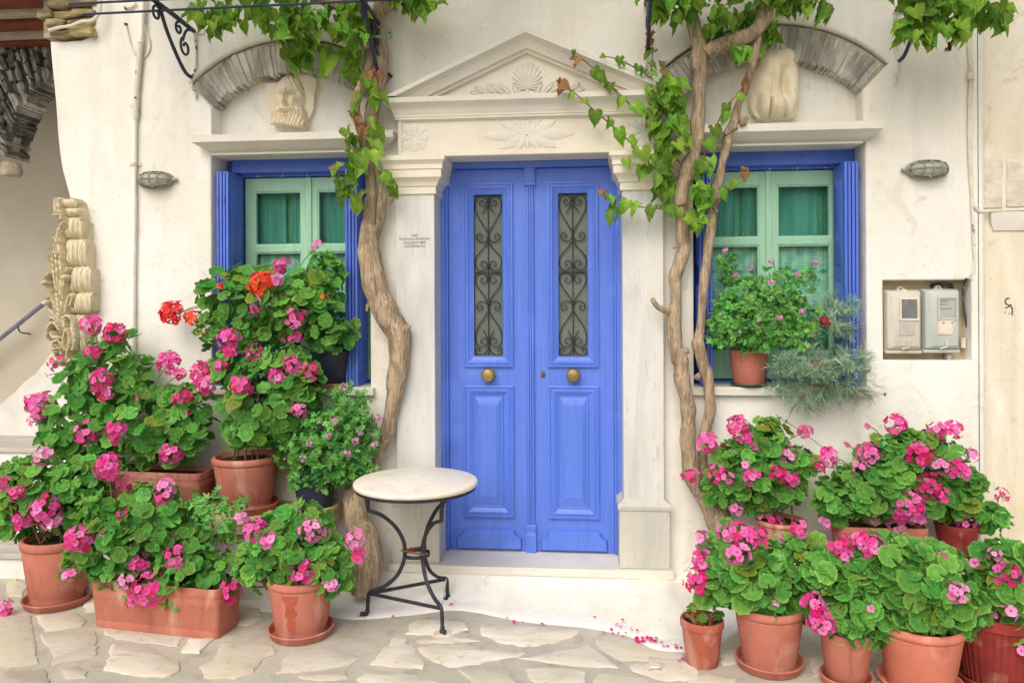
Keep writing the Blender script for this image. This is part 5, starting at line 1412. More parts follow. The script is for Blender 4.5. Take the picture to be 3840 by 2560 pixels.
# left, back row on the bench
BZ = .48
t = thing('planter_trough', 'brown trough of tall pink geraniums on the bench beside the carved corner', 'planter', V(330, 1140, -.3))
pl_ = UZ(1140/1.568*.0+ (720/1.568), 900+1490/1.568, BZ); pr_ = UZ(1140/1.568+0, 900+1480/1.568, BZ)
A_ = Zm(0, 900, 1.568)
a_ = A_(455, 1250, -.27); b_ = A_(1165, 1258, -.335)
cen1 = trough(t, (a_.x, a_.y), (b_.x, b_.y), .20, .225, BZ, m_brown)
o = obj('trough_saucer', B().box(b_.x-.42, b_.x+.045, b_.y-.005, b_.y+.20, BZ-.002, BZ+.022), m_brown, None, 35, .008); props(o, 'brown tray showing under the end of the bench trough', 'saucer')
bl = mk_blobs([(250,875,105,86),(170,965,66,82),(330,955,110,84),(430,960,66,76),(262,795,58,44),(390,1020,86,44),(200,1030,70,34),(290,1050,60,30),(120,1000,30,50)], cen1.y-.03)
crown(t, bl, 298, .048, LG, yellow=.09)
for f in [(208,742,21,'p'),(262,762,24,'d'),(230,870,28,'p'),(242,905,15,'d'),(130,830,18,'p',.017,.5),(110,858,9,'l'),(92,930,30,'p'),(70,915,14,'p',.016,.5),(75,965,12,'l',.014,.5),(195,990,28,'p'),(265,990,24,'p'),(393,1038,25,'p'),(385,830,28,'p'),(410,857,15,'d'),(212,808,17,'d'),(318,910,10,'l'),(460,850,26,'d'),(472,878,28,'p'),(418,912,20,'d'),(490,865,16,'d'),(430,945,9,'w')]: flower(t, bl, *f)
buds(t, bl, ((375,835),(440,895)))
def bench_pot(u, v, rpx, hpx, z0, y):
    p = V(u, v, y); m = (p-EYE).dot(Vector((-math.sin(YAW), math.cos(YAW), 0)))/(F/K); return Vector((p.x, y, z0)), rpx*m, hpx*m
c, r, h = bench_pot(566, 1140, 74, 120, BZ+.012, -.20)
geranium('wide terracotta pot of pink geraniums on the bench under the left window', c, r, h, [(610,930,104,92),(555,850,66,52),(690,885,58,64),(600,985,74,34),(650,830,60,40),(655,995,44,38),(560,985,40,34)], 285,
    [(523,775,25,'p'),(525,805,20,'d'),(583,808,26,'w',.016,.9),(553,885,26,'d'),(637,862,25,'p'),(672,835,20,'p'),(712,852,23,'d'),(687,937,21,'l'),(505,838,14,'d')], sau='terracotta saucer under the wide bench pot', size=0.045, y=-.24, bd=((640,985),))
c, r, h = bench_pot(724, 1147, 51, 88, BZ+.012, -.17)
t3 = geranium('dark pot of lacy scented geranium with lilac flowers on the bench end', c, r, h, [(752,1015,98,92),(805,965,56,62),(722,1098,58,40),(690,1030,58,56),(790,1060,66,50),(800,910,36,34),(850,1000,26,50)], 290,
    [(710,1018,8,'s',.011),(815,1012,8,'s',.011),(798,1040,8,'s',.011),(825,990,8,'s',.011),(768,965,8,'s',.011),(695,1052,9,'s',.011),(790,888,11,'s',.011),(868,958,8,'s',.011),(755,1000,7,'s',.011),(640,990,7,'s',.011),(860,1020,7,'s',.011)], sau='pale cream saucer under the dark pot on the bench', m=m_bpot, sm=m_cream, size=0.040, meshes=LS, name='potted_geranium', srad=r*1.06, y=-.20, sh=.03)
# left window
p = V(770, 885, .02); c = Vector((p.x-.03, .03, 1.170)); r = .118
geranium('dark pot of tall red and pink geraniums on the left window sill', c, r, .20, [(640,690,140,86,-.06),(745,640,56,60,-.03),(520,690,62,70,-.08),(760,755,60,66,-.07),(600,765,80,44,-.10),(715,700,70,70,-.08),(560,640,60,34,-.03),(480,770,28,40,-.12)], 298,
    [(645,608,20,'p'),(634,640,15,'l'),(600,648,28,'o',.021,1.9),(598,680,12,'l'),(728,563,15,'l',.017,.8),(505,655,8,'o'),(392,715,26,'r',.021,2.0),(386,722,16,'r',.021,1.5),(445,728,17,'o',.021,1.8),(585,712,13,'w',.013,.8),(678,728,26,'p'),(675,768,26,'p'),(745,680,9,'o',.014,.6)],
    style='plain', m=m_bpot, sau='terracotta saucer on the left window sill', sm=m_terra2, y=-.02, size=0.043, ymax=.20, xlim=(WINL[0]+.03, WINL[1]-.10), srad=.118, sh=.022)
# right window
p = V(1720, 870, .03); c = Vector((p.x, .03, 1.183)); r = .107
geranium('terracotta pot of ferny scented geranium on the right window sill', c, r, .195, [(1745,735,92,66,-.05),(1700,690,56,56,-.02),(1790,660,56,50,-.02),(1680,740,52,52,-.06),(1830,740,56,44,-.07),(1740,780,60,26,-.10),(1850,640,24,34,-.03),(1670,620,24,50,.02),(1760,700,90,40,-.03),(1655,755,34,40,-.08),(1822,790,40,24,-.10)], 292,
    [(1690,632,7,'s',.010),(1725,612,6,'s',.010),(1770,648,8,'s',.010),(1773,600,6,'s',.010),(1873,602,6,'s',.010),(1832,628,6,'s',.010),(1790,730,7,'s',.010),(1843,715,7,'s',.010),(1870,770,6,'s',.010),(1745,733,6,'s',.010),(1665,575,6,'s',.010),(1655,720,5,'s',.010),(1700,760,4,'s',.009)],
    style='plain', m=m_terra2, sau='dark green saucer on the right window sill', sm=m_green, y=-.02, size=.036, meshes=LS, ymax=.20, xlim=(.76, WINR[1]-.04), srad=.098, sh=.016, rb=.084)
t = thing('potted_carnation', 'grey green trailing carnation with one crimson bloom on the right window sill', 'potted plant', V(1880, 880, 0))
c = V(1885, 880, .05); c.z = 1.176
put_pot(t, c, .075, .14, .058, m_terra, 'plain')
cb_ = mk_blobs([(1870,840,70,76,-.04),(1890,770,64,66,-.02),(1850,890,56,44,-.10),(1910,880,44,36,-.10),(1925,730,28,44,-.02),(1955,855,40,50,-.12),(1800,860,30,46,-.12)], .0)
for k in range(285):
    cc, rr = random.choice(cb_); d = rvec()
    if d.y > .3: d.y = -d.y
    p = cc+Vector((d.x*rr.x, d.y*rr.y, d.z*rr.z))*rnd(.25, .85)
    if p.y > .16: p.y = .16
    if p.y > -.02: p.x = min(p.x, 1.43)
    n = (Vector((d.x, d.y-.15, d.z*.5))+Vector((0, -.1, .55 if d.z > -.2 else -.35))+rvec()*.35).normalized(); s = rnd(.075, .125)
    inst('leafy_shoot', random.choice(SB), t, Matrix.Translation(p) @ orient(n, rnd(0, 6.28)) @ Matrix.Scale(s, 4))
for (u, v) in ((1990,905),(1960,910),(1800,905),(1820,940),(1930,930),(1980,850),(1970,800),(2010,905)):
    p = V(u, v, -.10); n = (p-cb_[0][0]).normalized(); inst('leafy_shoot', random.choice(SB), t, Matrix.Translation(p-n*.07) @ orient(n, rnd(0, 6.28)) @ Matrix.Scale(.10, 4))
for (u, v, e) in ((1806,968,(1850,900)),(2033,906,(1960,900)),(1945,800,(1985,870)),(1790,885,(1830,880))):
    p = V(u, v, -.12); q = V(e[0], e[1], -.08)
    b = B().tube(cat_rom([q, q.lerp(p, .5)+Vector((0, 0, .01)), p], 3), .0016, 5); b.lathe([(0, -.009), (.006, -.005), (.007, .004), (.003, .011), (0, .012)], p, 8)
    obj('flower_stalk', b, m_stem, t, 60)
flower(t, cb_, 1895, 738, 10, 'c', .016, 1.3)
# right, back row on the low ledge
LZ = .30
c, r, h = bench_pot(1795, 1262, 56, 82, LZ, -.20)
geranium('terracotta pot of pink geraniums behind beside the right vine trunk', c, r, h, [(1728,1080,100,74),(1680,1115,58,50),(1792,1112,52,50),(1758,1010,52,50),(1830,1060,40,30),(1740,1150,60,24)], 270,
    [(1693,978,25,'d'),(1713,1002,17,'p'),(1625,1015,26,'p'),(1665,1020,11,'d'),(1736,1022,12,'l'),(1850,990,18,'d',.019,.9),(1807,1040,23,'l'),(1588,1092,22,'d'),(1648,1088,24,'w'),(1668,1095,16,'p'),(1728,1095,21,'p'),(1713,1064,13,'l'),(1786,1085,17,'d'),(1815,1098,19,'p'),(1690,1165,15,'l'),(1607,1145,9,'l'),(1770,1195,23,'p')], size=0.043, y=-.22, bd=((1755,1010),))
t = thing('planter_trough', 'terracotta trough of magenta geraniums on the low right ledge', 'planter', V(2035, 1280, -.3))
a_ = V(1932, 1280, -.33); b_ = V(2138, 1280, -.33)
cenb = trough(t, (a_.x, a_.y), (b_.x, b_.y), .20, .19, LZ, m_terra)
bl = mk_blobs([(2008,1115,94,74),(2060,1055,76,66),(1920,1145,58,44),(2120,1130,50,46),(2110,1010,58,26),(2170,1060,52,46),(1930,1185,30,22)], cenb.y-.03)
crown(t, bl, 296, .044, LG, yellow=.04)
for f in [(1903,1045,22,'p'),(1998,1040,24,'p'),(1978,1072,18,'l'),(2060,972,25,'d'),(2112,1040,28,'d'),(2150,985,18,'p'),(2190,985,18,'p'),(2165,1005,12,'d'),(1995,975,11,'l'),(1948,1018,8,'l'),(2165,1068,17,'l'),(2205,1075,20,'p'),(2135,1112,28,'d',.017,.7),(2235,1045,12,'l'),(2085,1160,34,'p'),(2060,1195,22,'l'),(2105,1185,20,'l'),(2005,1192,14,'l'),(1897,1198,12,'l'),(1880,1070,14,'d'),(2160,1135,16,'p')]: flower(t, bl, *f)
buds(t, bl, ((1790,960),(2070,1060),(1920,1060)))
c, r, h = bench_pot(2198, 1300, 47, 74, LZ+.010, -.16)
geranium('small dark red pot of geraniums at the end of the low right ledge', c, r, h, [(2190,1150,50,42),(2215,1108,40,36),(2278,1190,30,30,-.04)], 120,
    [(2225,1197,22,'p'),(2302,1135,15,'d',.018,.8)], style='plain', m=m_dred, sau='green saucer under the small dark red pot', sm=m_green, size=0.040, y=-.18, srad=r*.92, sh=.02)
# right, front row on the paving
c, r, h = ground_pot(1618, 1538, 50, 104, 0, 0)
tt, bl = geranium('small brown nursery pot with a nearly dead geranium by the white skirting', c, r, h, [(1605,1405,30,22),(1640,1420,16,14)], 9, [], style='nursery', m=terra('rosy_brown_plastic', (172, 98, 80), (156, 84, 68)), size=.026, yellow=.4, fill=0)
dr = B()
for k in range(44):
    a = c+Vector((rnd(-.05, .05), rnd(-.05, .03), h*.9)); d = (rvec()+Vector((0, 0, 1.1))).normalized(); dr.tube([a, a+d*rnd(.03, .09)], .0016, 4)
obj('dry_stem', dr, simple('dry_straw_stem', (172, 140, 84), (140, 104, 70), 20, .9), tt)
c, r, h = ground_pot(1780, 1556, 80, 140, 0, .012)
geranium('big terracotta pot of spreading pink geraniums right of the small nursery pot', c, r, h, [(1735,1320,104,86),(1672,1280,56,72),(1838,1295,80,64),(1800,1390,52,34),(1865,1360,50,60),(1640,1340,40,46)], 298,
    [(1700,1232,34,'p'),(1738,1228,22,'d'),(1695,1268,28,'l'),(1665,1222,18,'l'),(1612,1232,15,'l'),(1608,1255,14,'d'),(1610,1282,22,'p'),(1603,1330,32,'d'),(1615,1305,14,'d'),(1835,1215,19,'p'),(1850,1198,14,'l'),(1785,1380,9,'l'),(1795,1235,9,'l')], size=0.045, sau='terracotta saucer under the big pot by the nursery pot', m=m_terra2, bd=((1815,1330),))
c, r, h = ground_pot(1958, 1590, 60, 122, 0, .012)
geranium('slim orange terracotta pot of geraniums between two larger front pots', c, r, h, [(1950,1385,88,78),(1930,1310,70,52),(1990,1305,56,50),(1960,1450,70,30)], 270,
    [(1870,1385,28,'p'),(1890,1422,29,'p'),(1925,1252,28,'d'),(1995,1250,32,'p'),(1975,1242,18,'l'),(2005,1393,13,'l'),(1940,1275,16,'l')], style='plain', m=m_terra2, size=0.045, sau='terracotta saucer under the slim orange pot')
c, r, h = ground_pot(2142, 1612, 96, 150, 0, .012)
geranium('wide pale terracotta pot with rolled rim and broad leaved geranium front right', c, r, h, [(2120,1345,112,100),(2050,1290,80,66),(2188,1390,60,60),(2060,1420,60,46),(2140,1285,50,34),(2185,1290,24,18)], 298,
    [(2200,1358,19,'l'),(2165,1270,9,'p'),(2132,1478,17,'l',.018,.7),(2110,1505,9,'l'),(2240,1290,9,'p')], size=.046, m=terra('pale_terracotta', (208, 132, 112), (196, 118, 98)), sau='terracotta saucer under the wide pale pot', bd=((2100,1490),(2070,1400)), yellow=.02)
c, r, h = ground_pot(2325, 1600, 92, 165, 0, .012)
geranium('ribbed dark red pot of pink geraniums at the right edge', c, r, h, [(2305,1345,66,84),(2340,1300,60,50),(2335,1440,50,56),(2280,1270,30,24)], 210,
    [(2320,1318,25,'p'),(2268,1415,24,'p'),(2260,1430,12,'w'),(2305,1482,34,'p'),(2320,1400,14,'l'),(2345,1490,14,'l'),(2300,1448,12,'d'),(2285,1270,12,'l',.014,.7)], size=0.043, style='ribbed', m=m_dred, sau='dark red saucer at the right edge', y=c.y-.05)
# weeds, fallen flower, petals and scraps
t = thing('small_weed', 'tiny green weed in the corner at the end of the door step', 'plant', V(1555, 1400, -.2))
bl = mk_blobs([(1553,1388,9,12)], -.25); crown(t, bl, 14, .018, LG, up=.7)
bl = mk_blobs([(15, 1405, 14, 12)], VZ(15, 1418).y)
t = thing('fallen_flower', 'pink flower head lying on the paving at the left edge', 'flower', VZ(15, 1412)); flower(t, bl, 12, 1404, 15, 'p', p=VZ(12, 1413)+Vector((0, 0, .045)))
pet = B(); pet.add([(0, -.012, 0), (.007, -.004, .002), (.008, .006, .004), (0, .012, .003), (-.008, .006, .004), (-.007, -.004, .002), (0, 0, .0005)], [(6, i, (i+1) % 6) for i in range(6)])
pme = mesh('fallen_petal_mesh', pet, simple('fallen_petal_pink', (226, 50, 146), (206, 30, 110), 30, .6, rn=.2), 80)
PET = [(515,1140),(545,1255),(805,1058),(825,1016),(460,1092),(1178,1102),(1222,1125),(1275,1127),(1400,1137),(1730,1095),(1870,1140),(1905,1112),(1895,1155),(1925,1195),(1965,1175),(1960,1155),(1835,1175),(1790,1193),(1905,1217),(1998,1180),(1450,1395),(2140,1422),(2262,1370),(2285,1360),(2240,1270),(2275,1290),(2245,1290),(2165,1280),(2190,1278),(2150,1252),(1880,1197),(1845,1197)]
PET += [(2040+rnd(-55, 80), 1236+rnd(-14, 18)) for _ in range(28)]
for kp_, (a, b) in enumerate(PET):
    u, v = 1200+a/1.68, 1660+b/1.68
    p = UZ(u, v, .016)
    sy = np_y = None
    for (x, y) in SK:
        if x > p.x: sy = y; break
    z = .013 if sy is None or p.y < sy else .013+max(0, min(.05, (p.y-sy)*.16))
    p = UZ(u, v, z); s = rnd(.6, 1.25)
    o = inst('fallen_petal', pme, None, Matrix.Translation(p) @ Euler((rnd(-.3, .3), rnd(-.3, .3), rnd(0, 6.28))).to_matrix().to_4x4() @ Matrix.Scale(s, 4))
    props(o, *(('magenta petal in the little drift of petals on the white skirting by the nursery pot', 'petal', 'petals in the drift by the skirting') if kp_ >= 32 else ('single magenta petal scattered on the paving or skirting below the door', 'petal', 'petals scattered below the door')))
for (a, b, s, lb) in ((912,1178,.016,'white paper scrap on the paving right of the table foot'),(2105,1416,.024,'white paper scrap on the paving left of the nursery pot')):
    p = UZ(1200+a/1.68, 1660+b/1.68, .015)
    o = obj('paper_scrap', B().add([(p.x-s, p.y-.006, p.z), (p.x+s, p.y-.010, p.z+.003), (p.x+s*.9, p.y+.008, p.z+.006), (p.x-s*.5, p.y+.012, p.z+.002)], [(0, 1, 2, 3)]), m_white); props(o, lb, 'paper')
# ------------------------------------------------------------------ climbing vines
def bark():
    n = NT('vine_bark')
    c = n.mix(n.noise(9, 8, (3, 3, .7), .40, .65, .6), lin((196, 177, 150)), lin((150, 131, 107)), .95)
    c = n.mix(n.noise(30, 6, (2, 2, .7), .58, .68), c, lin((226, 206, 176)), .6)
    c = n.mix(n.noise(5, 5, (2, 2, .6), .60, .72), c, lin((188, 146, 108)), .4)
    c = n.mix(n.noise(11, 8, (6, 6, .8), .52, .62, .4), c, lin((128, 112, 92)), .5)
    b1 = n.bump(n.noise(11, 8, (6, 6, .8), 0, 1, .4), 1.0, .03)
    b2 = n.bump(n.noise(60, 6, (2, 2, .8), 0, 1), .5, .004, b1)
    return n.out(c, .9, .15, b2)
m_bark = bark()
def trunk(name, t, segs, y, seed=0, sub=4, n=14, lump=.07, m=None, ends=None):
    # segs: ((x0, y0, scale), ((row, left edge, right edge), ...)) read off enlarged views of the photograph
    rr = random.Random(seed); Q = []
    for (x0, y0, s_), rows in segs:
        for q in rows: Q.append((x0+(q[1]+q[2])/2/s_, y0+q[0]/s_, (q[2]-q[1])/s_, q[3] if len(q) > 3 else 0))
    C = [U(u, v, y+dy) for u, v, w_, dy in Q]
    W_ = [(U(u+w_/2, v, y+dy)-U(u-w_/2, v, y+dy)).length for u, v, w_, dy in Q]
    if ends: C[0] = C[0]+Vector(ends)
    CC = cat_rom(C, sub); WW = cat_rom([(w_, 0, 0) for w_ in W_], sub)
    ph = [rr.uniform(0, 6) for _ in range(6)]; rs = []
    for i in range(len(CC)):
        r0 = WW[i].x*.5
        def f(a, r0=r0, i=i): return r0*(1+lump*.55*math.sin(2*a+ph[0]+i*.11)+lump*.5*math.sin(3*a+ph[1]-i*.17)+lump*.6*math.sin(i*.55+ph[2])*math.sin(a+ph[4])+lump*.5*math.sin(5*a+i*.31+ph[3]))
        rs.append(f)
    return obj(name, B().tube(CC, rs, n), m or m_bark, t, 75)
TL0, TL1, TL2 = (1240, 0, 1.96), (1240, 700, 1.96), (1240, 1450, 1.96)
TR0, TR1, TR2 = (2400, 0, 2.613), (2400, 525, 2.091), (2440, 1200, 1.96)
ZA = Zm(0, 0, 1/K); Z1, Z2, Z3, Z6 = Zm(0, 0, 1.568), Zm(1300, 0, 1.568), Zm(2360, 0, 1.568), Zm(2360, 900, 1.568)
Z5, Z8f = Zm(1200, 900, 1.568), Zm(1200, 1660, 1.68)
v1 = thing('climbing_vine', 'thick twisted vine trunk climbing left of the blue door', 'vine', VZ(845, 1345))
trunk('trunk', v1, ((TL2, ((1500,150,318,-.20),(1480,150,322,-.20),(1400,155,365,-.19),(1300,160,382,-.18),(1200,150,372,-.16),(1100,140,340,-.14),(1060,130,318,-.13),(1000,115,276,-.11),(940,105,266,-.10),(860,95,264,-.08),(800,105,288,-.06),(720,160,298,-.04),(650,225,330,-.02),(580,290,362),(480,325,402),(400,345,432),(320,365,470),(240,385,482),(160,400,506),(90,410,520),(20,418,538))),
 (TL1, ((1480,415,540),(1400,415,555),(1320,425,570),(1240,427,577),(1130,415,587),(1060,398,582),(1010,372,556),(950,325,515),(880,292,482),(800,262,435),(720,232,412),(640,225,396),(560,212,372),(490,197,357),(420,208,348),(350,217,348),(280,228,376)))), -.10, 3, lump=.06)
trunk('trunk', v1, ((TL1, ((420,215,320),(280,228,322),(200,240,332),(100,250,336))), (TL0, ((1460,260,338),(1400,262,336),(1340,258,326),(1280,250,318),(1200,240,302),(1100,225,290),(1000,200,272),(900,165,238),(840,142,218),(770,148,216),(700,165,236),(640,185,246),(560,210,290),(480,232,312),(400,245,318),(300,250,318),(240,246,330),(120,290,390),(0,330,420),(-80,350,430)))), -.115, 4, lump=.05)
trunk('trunk', v1, ((TL1, ((420,240,340,.02),(280,300,385,.01),(200,322,402),(100,335,417))), (TL0, ((1460,345,416),(1400,345,402),(1340,330,388),(1280,320,372),(1200,305,357),(1080,275,348),(1000,262,346),(880,247,350),(800,258,360),(720,290,378),(640,302,400),(560,318,414),(460,312,422),(380,310,422),(300,315,412),(220,315,410),(140,318,404),(80,312,440),(0,330,490),(-80,350,520)))), -.085, 5, lump=.05)
trunk('branch', v1, (((0,0,1/K), ((60,840,876),(20,790,828),(-10,720,756))),), -.14, 6)
trunk('branch', v1, (((0,0,1/K), ((110,832,862,-.05),(10,766,796,-.15),(-15,690,716,-.2))),), -.12, 16)
p = V(938, 752, -.10); obj('knot', B().tube([V(915, 770, -.12), V(930, 755, -.13), V(943, 748, -.13)], [.045, .03, .006], 8), m_bark, v1, 70)
for (a, b, c_, d) in ((860,200,838,185),(893,470,905,455),(845,700,842,715)):
    obj('spur', B().tube([V(a, b, -.11), V(c_, d, -.14)], [.012, .005], 6), m_bark, v1, 70)
v2 = thing('climbing_vine', 'double stemmed vine trunk climbing between the door and right window', 'vine', VZ(1640, 1400))
trunk('trunk', v2, (((0,0,1/K), ((1425,1612,1668,-.10),(1370,1612,1670,-.09),(1300,1614,1678,-.06))), (TR2, ((1560,430,600,-.04),(1480,402,590,-.02),(1400,378,560),(1330,345,455),(1230,285,385),(1150,246,370),(1060,232,342),(960,224,332),(880,210,332),(810,212,334),(740,224,326),(660,218,342),(590,215,316),(510,192,302),(430,172,292),(350,174,276),(300,160,284),(220,140,240),(140,122,226),(60,115,223))),
 (TR1, ((1350,210,326),(1260,234,326),(1150,236,331),(1070,220,332),(1000,245,352),(920,273,386),(850,300,400),(760,280,391),(640,278,386),(560,262,362),(480,250,371),(400,262,381),(300,295,416),(190,325,461),(100,385,481))),
 (TR0, ((1500,480,602),(1350,490,630),(1200,485,638),(1080,500,640),(950,510,640),(820,515,646),(720,518,656),(650,490,656),(550,495,662),(450,508,650),(350,485,608),(250,462,592),(150,432,562),(50,400,520),(-60,370,480)))), -.10, 11, lump=.07)
trunk('branch', v2, (((0,0,1/K), ((126,1606,1636),(112,1620,1658),(104,1648,1684))), (TR0, ((420,770,890),(388,868,1010),(362,960,1100),(300,1060,1200),(200,1128,1276),(100,1172,1310),(20,1210,1350),(-50,1320,1450)))), -.11, 12)
trunk('trunk', v2, ((TR2, ((1400,400,480,.04),(1200,370,440,.03),(1050,350,420,.02),(900,350,428),(800,362,442),(720,380,466),(640,398,480),(560,395,469),(480,388,466),(400,368,456),(320,345,431),(240,322,411),(180,300,397),(140,312,393),(60,330,398))),
 (TR1, ((1350,450,516),(1200,460,531),(1070,468,549),(950,490,561),(800,500,582),(650,515,601),(520,530,604),(450,535,630),(370,550,641),(300,585,661),(200,610,669),(100,630,701))),
 (TR0, ((1400,810,906),(1300,830,930),(1200,872,980),(1100,900,990),(1000,940,1012),(900,985,1060),(800,1010,1090),(700,1040,1120),(600,1065,1150),(500,1090,1176),(400,1110,1196),(330,1120,1200)))), -.085, 13, lump=.06)
obj('stub', B().tube(cat_rom([V(1548, 722, -.10), V(1525, 712, -.14), V(1508, 702, -.16), V(1498, 685, -.17)], 4), [.021-.0007*i for i in range(13)], 8), m_bark, v2, 70)
for pts_ in ([(1642,452),(1626,466),(1614,480)], [(1690,288),(1676,296),(1664,308)], [(1698,282),(1708,280),(1716,270)], [(1563,806),(1578,808),(1580,812)], [(1598,862),(1602,866),(1600,872)], [(1558,858),(1556,862),(1560,868)]):
    obj('knot', B().tube([V(a, b, -.11) for a, b in pts_], [.026, .024, .012], 8), m_bark, v2, 70)
for (a, b, c_, d) in ((1598,440,1614,432),(1556,565,1546,570),(1640,478,1648,486)):
    obj('spur', B().tube([V(a, b, -.11), V(c_, d, -.14)], [.010, .005], 6), m_bark, v2, 70)
m_cane = simple('young_vine_cane', (120, 104, 66), (140, 84, 66), 14, .6)
def vleaf(t, p, size, red=False, spread=.5, name='leaf'):
    n = Vector((rnd(-spread, spread)*1.5, -1, rnd(-.25, 1.1))).normalized(); up_ = Vector((rnd(-.35, .35), rnd(-.1, .1), 1)); up_ = (up_-n*up_.dot(n)).normalized(); x_ = up_.cross(n)
    R_ = Matrix((x_, up_, n)).transposed().to_4x4() @ Matrix.Rotation(rnd(-.8, .8), 4, 'Z')
    s = size*rnd(.75, 1.2)
    inst(name, random.choice(LVR if red else LV), t, Matrix.Translation(p) @ R_ @ Matrix.Diagonal((s*rnd(.72, 1.1), s, s*rnd(.8, 1.4), 1)))
def cane(t, zf, pts, y, every=1, size=.10, tip=True, r=.0052, jit=.02, gap=.055):
    P = cat_rom([zf(a, b, y+(q[0] if q else 0)) for a, b, *q in pts], 5); m = len(P)
    obj('cane', B().tube(P, [r*(1-.6*i/m) for i in range(m)], 6), m_cane, t, 60)
    acc = 0; L = sum((P[i+1]-P[i]).length for i in range(m-1)); s = 0
    for i in range(m-1):
        d = (P[i+1]-P[i]).length; s += d; acc += d
        if acc > gap*rnd(.7, 1.3) and s > .06:
            acc = 0
            red = tip and s > L-.05
            vleaf(t, P[i+1]+Vector((rnd(-jit, jit), -rnd(.005, .05), rnd(-jit, jit)*.6)), size*(1-.45*s/L) if tip else size, red)
    if tip:
        for k in range(4): vleaf(t, P[-1]+Vector((rnd(-.02, .02), -rnd(0, .02), rnd(-.01, .025))), size*.36, k < 3, 1.0)
def clump(t, zf, cx, cy, rx, ry, n, y, size=.10, dy=.10, red=0, name='leaf'):
    for k in range(n):
        a = rnd(0, 2*PI); q = math.sqrt(rnd(0, 1))
        vleaf(t, zf(cx+rx*q*math.cos(a), cy+ry*q*math.sin(a), y-rnd(0, dy)), size, rnd(0, 1) < red, .7, name)
# right vine
cane(v2, Z2, [(1930,845),(1800,730),(1650,600),(1500,450),(1400,360),(1340,330)], -.14, size=.115, r=.0062)
cane(v2, Z2, [(1960,1000),(1850,950),(1720,880),(1560,740),(1400,600),(1320,530),(1262,500)], -.16, size=.105, r=.0058)
cane(v2, Z2, [(2010,1190),(1930,1215),(1830,1225),(1700,1212),(1600,1180),(1510,1140)], -.14, size=.095)
cane(v2, Z2, [(1990,900),(1950,760),(1900,620),(1870,480),(1865,390)], -.15, size=.105, gap=.045)
cane(v2, Z2, [(2010,880),(1970,700),(1930,560),(1900,470)], -.13, size=.105, tip=False, gap=.045)
cane(v2, Z2, [(1960,960),(1850,820),(1800,640),(1790,450),(1800,300),(1790,215)], -.12, size=.100, gap=.05)
cane(v2, Z2, [(1800,470),(1730,420),(1640,370),(1560,340),(1490,330)], -.13, size=0.048, tip=False)
cane(v2, Z3, [(430,940),(480,820),(550,660),(620,570),(690,490)], -.13, size=.105)
cane(v2, Z3, [(520,1200),(560,1130),(620,1070),(670,1010)], -.15, size=.080)
for args in ((Z2, 1880,620,100,180,24), (Z2, 1900,880,80,80,11), (Z2, 1860,1080,60,80,8), (Z3, 430,1130,40,90,8), (Z3, 360,1290,40,60,5), (Z3, 450,960,50,60,6), (Z2, 1600,1230,60,40,3), (Z2, 1700,950,70,60,4)):
    clump(v2, *args, -.13, .084, .08)
for args in ((Z3, 260,40,130,75,28), (Z3, 500,90,70,80,11), (Z3, 620,300,60,50,6), (Z3, 930,10,60,40,7), (Z3, 1040,20,60,60,6), (Z3, 1130,15,50,55,7), (Z3, 400,-70,400,60,40), (Z3, 900,-80,300,60,24)):
    clump(v2, *args, -.14, .086, .14)
for args in ((Z3, 540,180,70,60,10), (Z3, 680,110,50,70,10), (Z3, 810,190,36,90,9), (Z3, 760,10,60,40,6)):
    clump(v2, *args, -.03, .086, .05)
cane(v2, Z3, [(540,80),(580,120),(620,160)], -.12, size=.07, tip=False)
v3 = thing('climbing_vine', 'dense vine foliage hanging at the top right corner of the facade', 'vine', Z3(1900, -60, -.3))
for args in ((1680,60,110,70,18), (1850,90,130,90,28), (2040,60,110,70,18), (2160,80,50,60,10), (1620,170,60,50,8), (1740,190,60,40,9), (1930,180,60,40,8), (1850,-50,330,50,34), (2210,60,16,50,4)):
    clump(v3, Z3, *args, -.28, .084, .2)
for pts_ in ([(1720,20),(1690,160),(1660,190)], [(1900,100),(1930,180),(1900,240),(1885,300)], [(1600,60),(1640,-20)], [(1600,-40),(1900,-30),(2200,-10)]):
    obj('cane', B().tube(cat_rom([Z3(a, b, -.30) for a, b in pts_], 4), .006, 6), m_cane, v3, 60)
dy_ = B()
for k in range(7): dy_.tube([Z3(1885+rnd(-6, 6), 250+k*6, -.30), Z3(1875+rnd(-25, 25), 300+rnd(-20, 20), -.31)], [.007, .002], 5)
obj('dead_leaf', dy_, simple('dead_brown_leaf', (92, 74, 66), (60, 50, 48), 20, .9), v3)
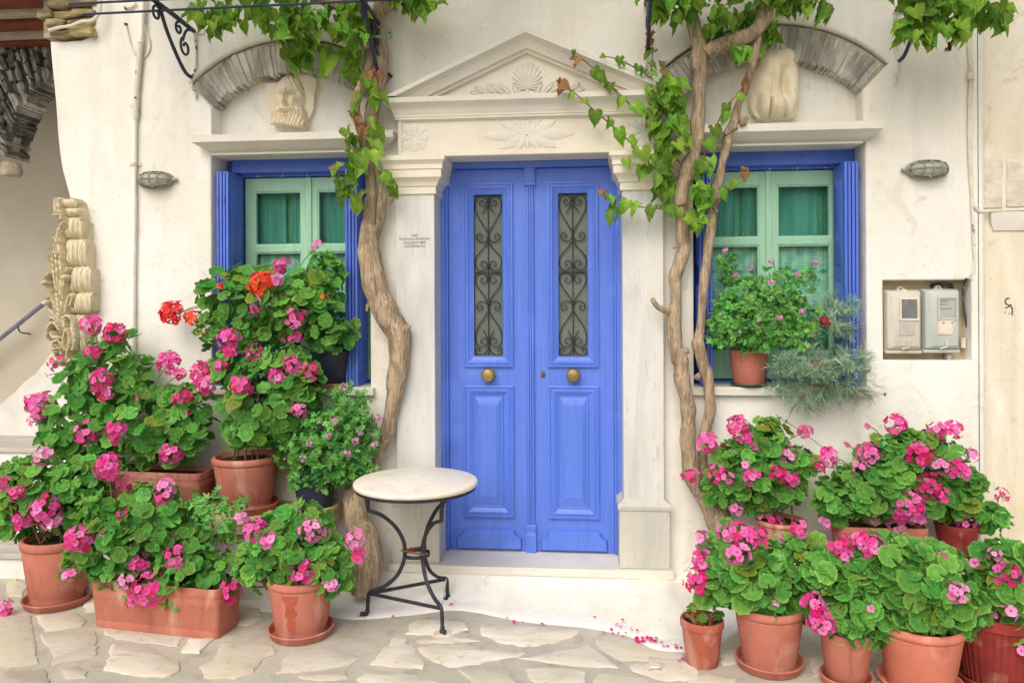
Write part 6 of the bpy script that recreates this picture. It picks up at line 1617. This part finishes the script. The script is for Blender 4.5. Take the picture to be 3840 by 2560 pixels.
# left vine
for args in ((Z1, 1290,60,140,60,14), (Z1, 1170,80,35,80,7), (Z1, 1270,130,60,50,6), (Z1, 1400,100,40,60,5), (Z1, 1600,70,140,60,15), (Z1, 1760,110,110,80,16), (Z1, 1900,120,140,80,22), (Z1, 2080,90,90,90,20), (Z1, 2020,200,50,50,6), (Z1, 1850,-50,600,50,60), (Z1, 1620,160,60,30,5), (Z1, 2150,160,30,50,5), (Z2, 350,20,50,40,7), (Z2, 440,30,50,50,7), (Z2, 500,0,40,30,4), (Z2, 380,-60,160,40,10)):
    clump(v1, *args, -.17, .084, .16)
cane(v1, Z1, [(1725,150),(1740,210),(1800,260),(1900,290),(2000,320),(2100,340)], -.12, size=.10, tip=False, gap=.06)
cane(v1, Z1, [(1715,120),(1690,200),(1700,280),(1765,370)], -.13, size=.125, tip=False, gap=.08)
for a, b in ((1750,400),(1840,300),(1930,390),(2020,350),(2065,465),(2105,405),(1770,340)): vleaf(v1, Z1(a, b-50, -.14), .125)
for a, b, rd in ((2190,450,1),(2170,470,1),(2215,455,1),(2160,500,0),(2195,530,0),(2125,600,0),(2185,610,0),(2200,590,0),(2195,720,0),(2190,780,0),(2075,705,1),(2060,690,1),(2110,720,1),(2040,790,0),(2080,830,0),(2125,790,1),(2150,780,1),(2180,850,0),(2225,920,0),(2105,840,0),(2120,930,0),(2080,980,0),(2060,1000,0),(2110,1010,0),(2050,1060,0),(2000,1080,0),(2030,1120,0),(2090,1110,0),(2020,1160,0),(2120,1200,0),(1975,1020,1),(1960,1010,1),(1990,1100,0),(2010,1000,0),(2140,1160,0),(2280,1120,0),(2245,1060,0),(2070,930,0)):
    vleaf(v1, Z1(a, b-28, -.20-rnd(0, .04)), .056 if rd else .098, bool(rd), .9)
for pts_ in ([(2190,450),(2170,560),(2150,640)], [(2080,690),(2110,800),(2130,960),(2100,1060)], [(2130,1000),(2040,1030),(1960,1010)]):
    obj('cane', B().tube(cat_rom([Z1(a, b, -.17) for a, b in pts_], 4), .0048, 6), m_cane, v1, 60)
cn = B()
for k in range(420):                                           # unseen vine leaves added overhead to shade the upper wall
    p = Vector((rnd(-2.6, 2.5), -rnd(.05, 1.15), 3.62+rnd(-.08, .1)))
    Mx = Matrix.Translation(p) @ orient((Vector((0, -.4, 1))+rvec()*.7).normalized(), rnd(0, 6.28)) @ Matrix.Scale(rnd(.08, .13), 4); l = vine_leaf(k % 5)
    cn.add([tuple(Mx @ Vector(q)) for q in l.v], l.f)
props(obj('added_shade_leaves', cn, simple('added_leaf_green', (112, 158, 52), (84, 132, 40), 20, .6), v1, 80), kind='stuff')
tw = B()
for dz in (0, 12, 26): tw.tube(cat_rom([Z2(110, 225+dz*.6, -.17), Z2(170, 212+dz*.3, -.19), Z2(240, 208+dz, -.13), Z2(270, 215, -.03)], 4), .0022, 5)
o = obj('tie_string', tw, simple('turquoise_string', (120, 196, 170)), None, 60); props(o, 'thin turquoise string tying the left vine to its bracket', 'string')
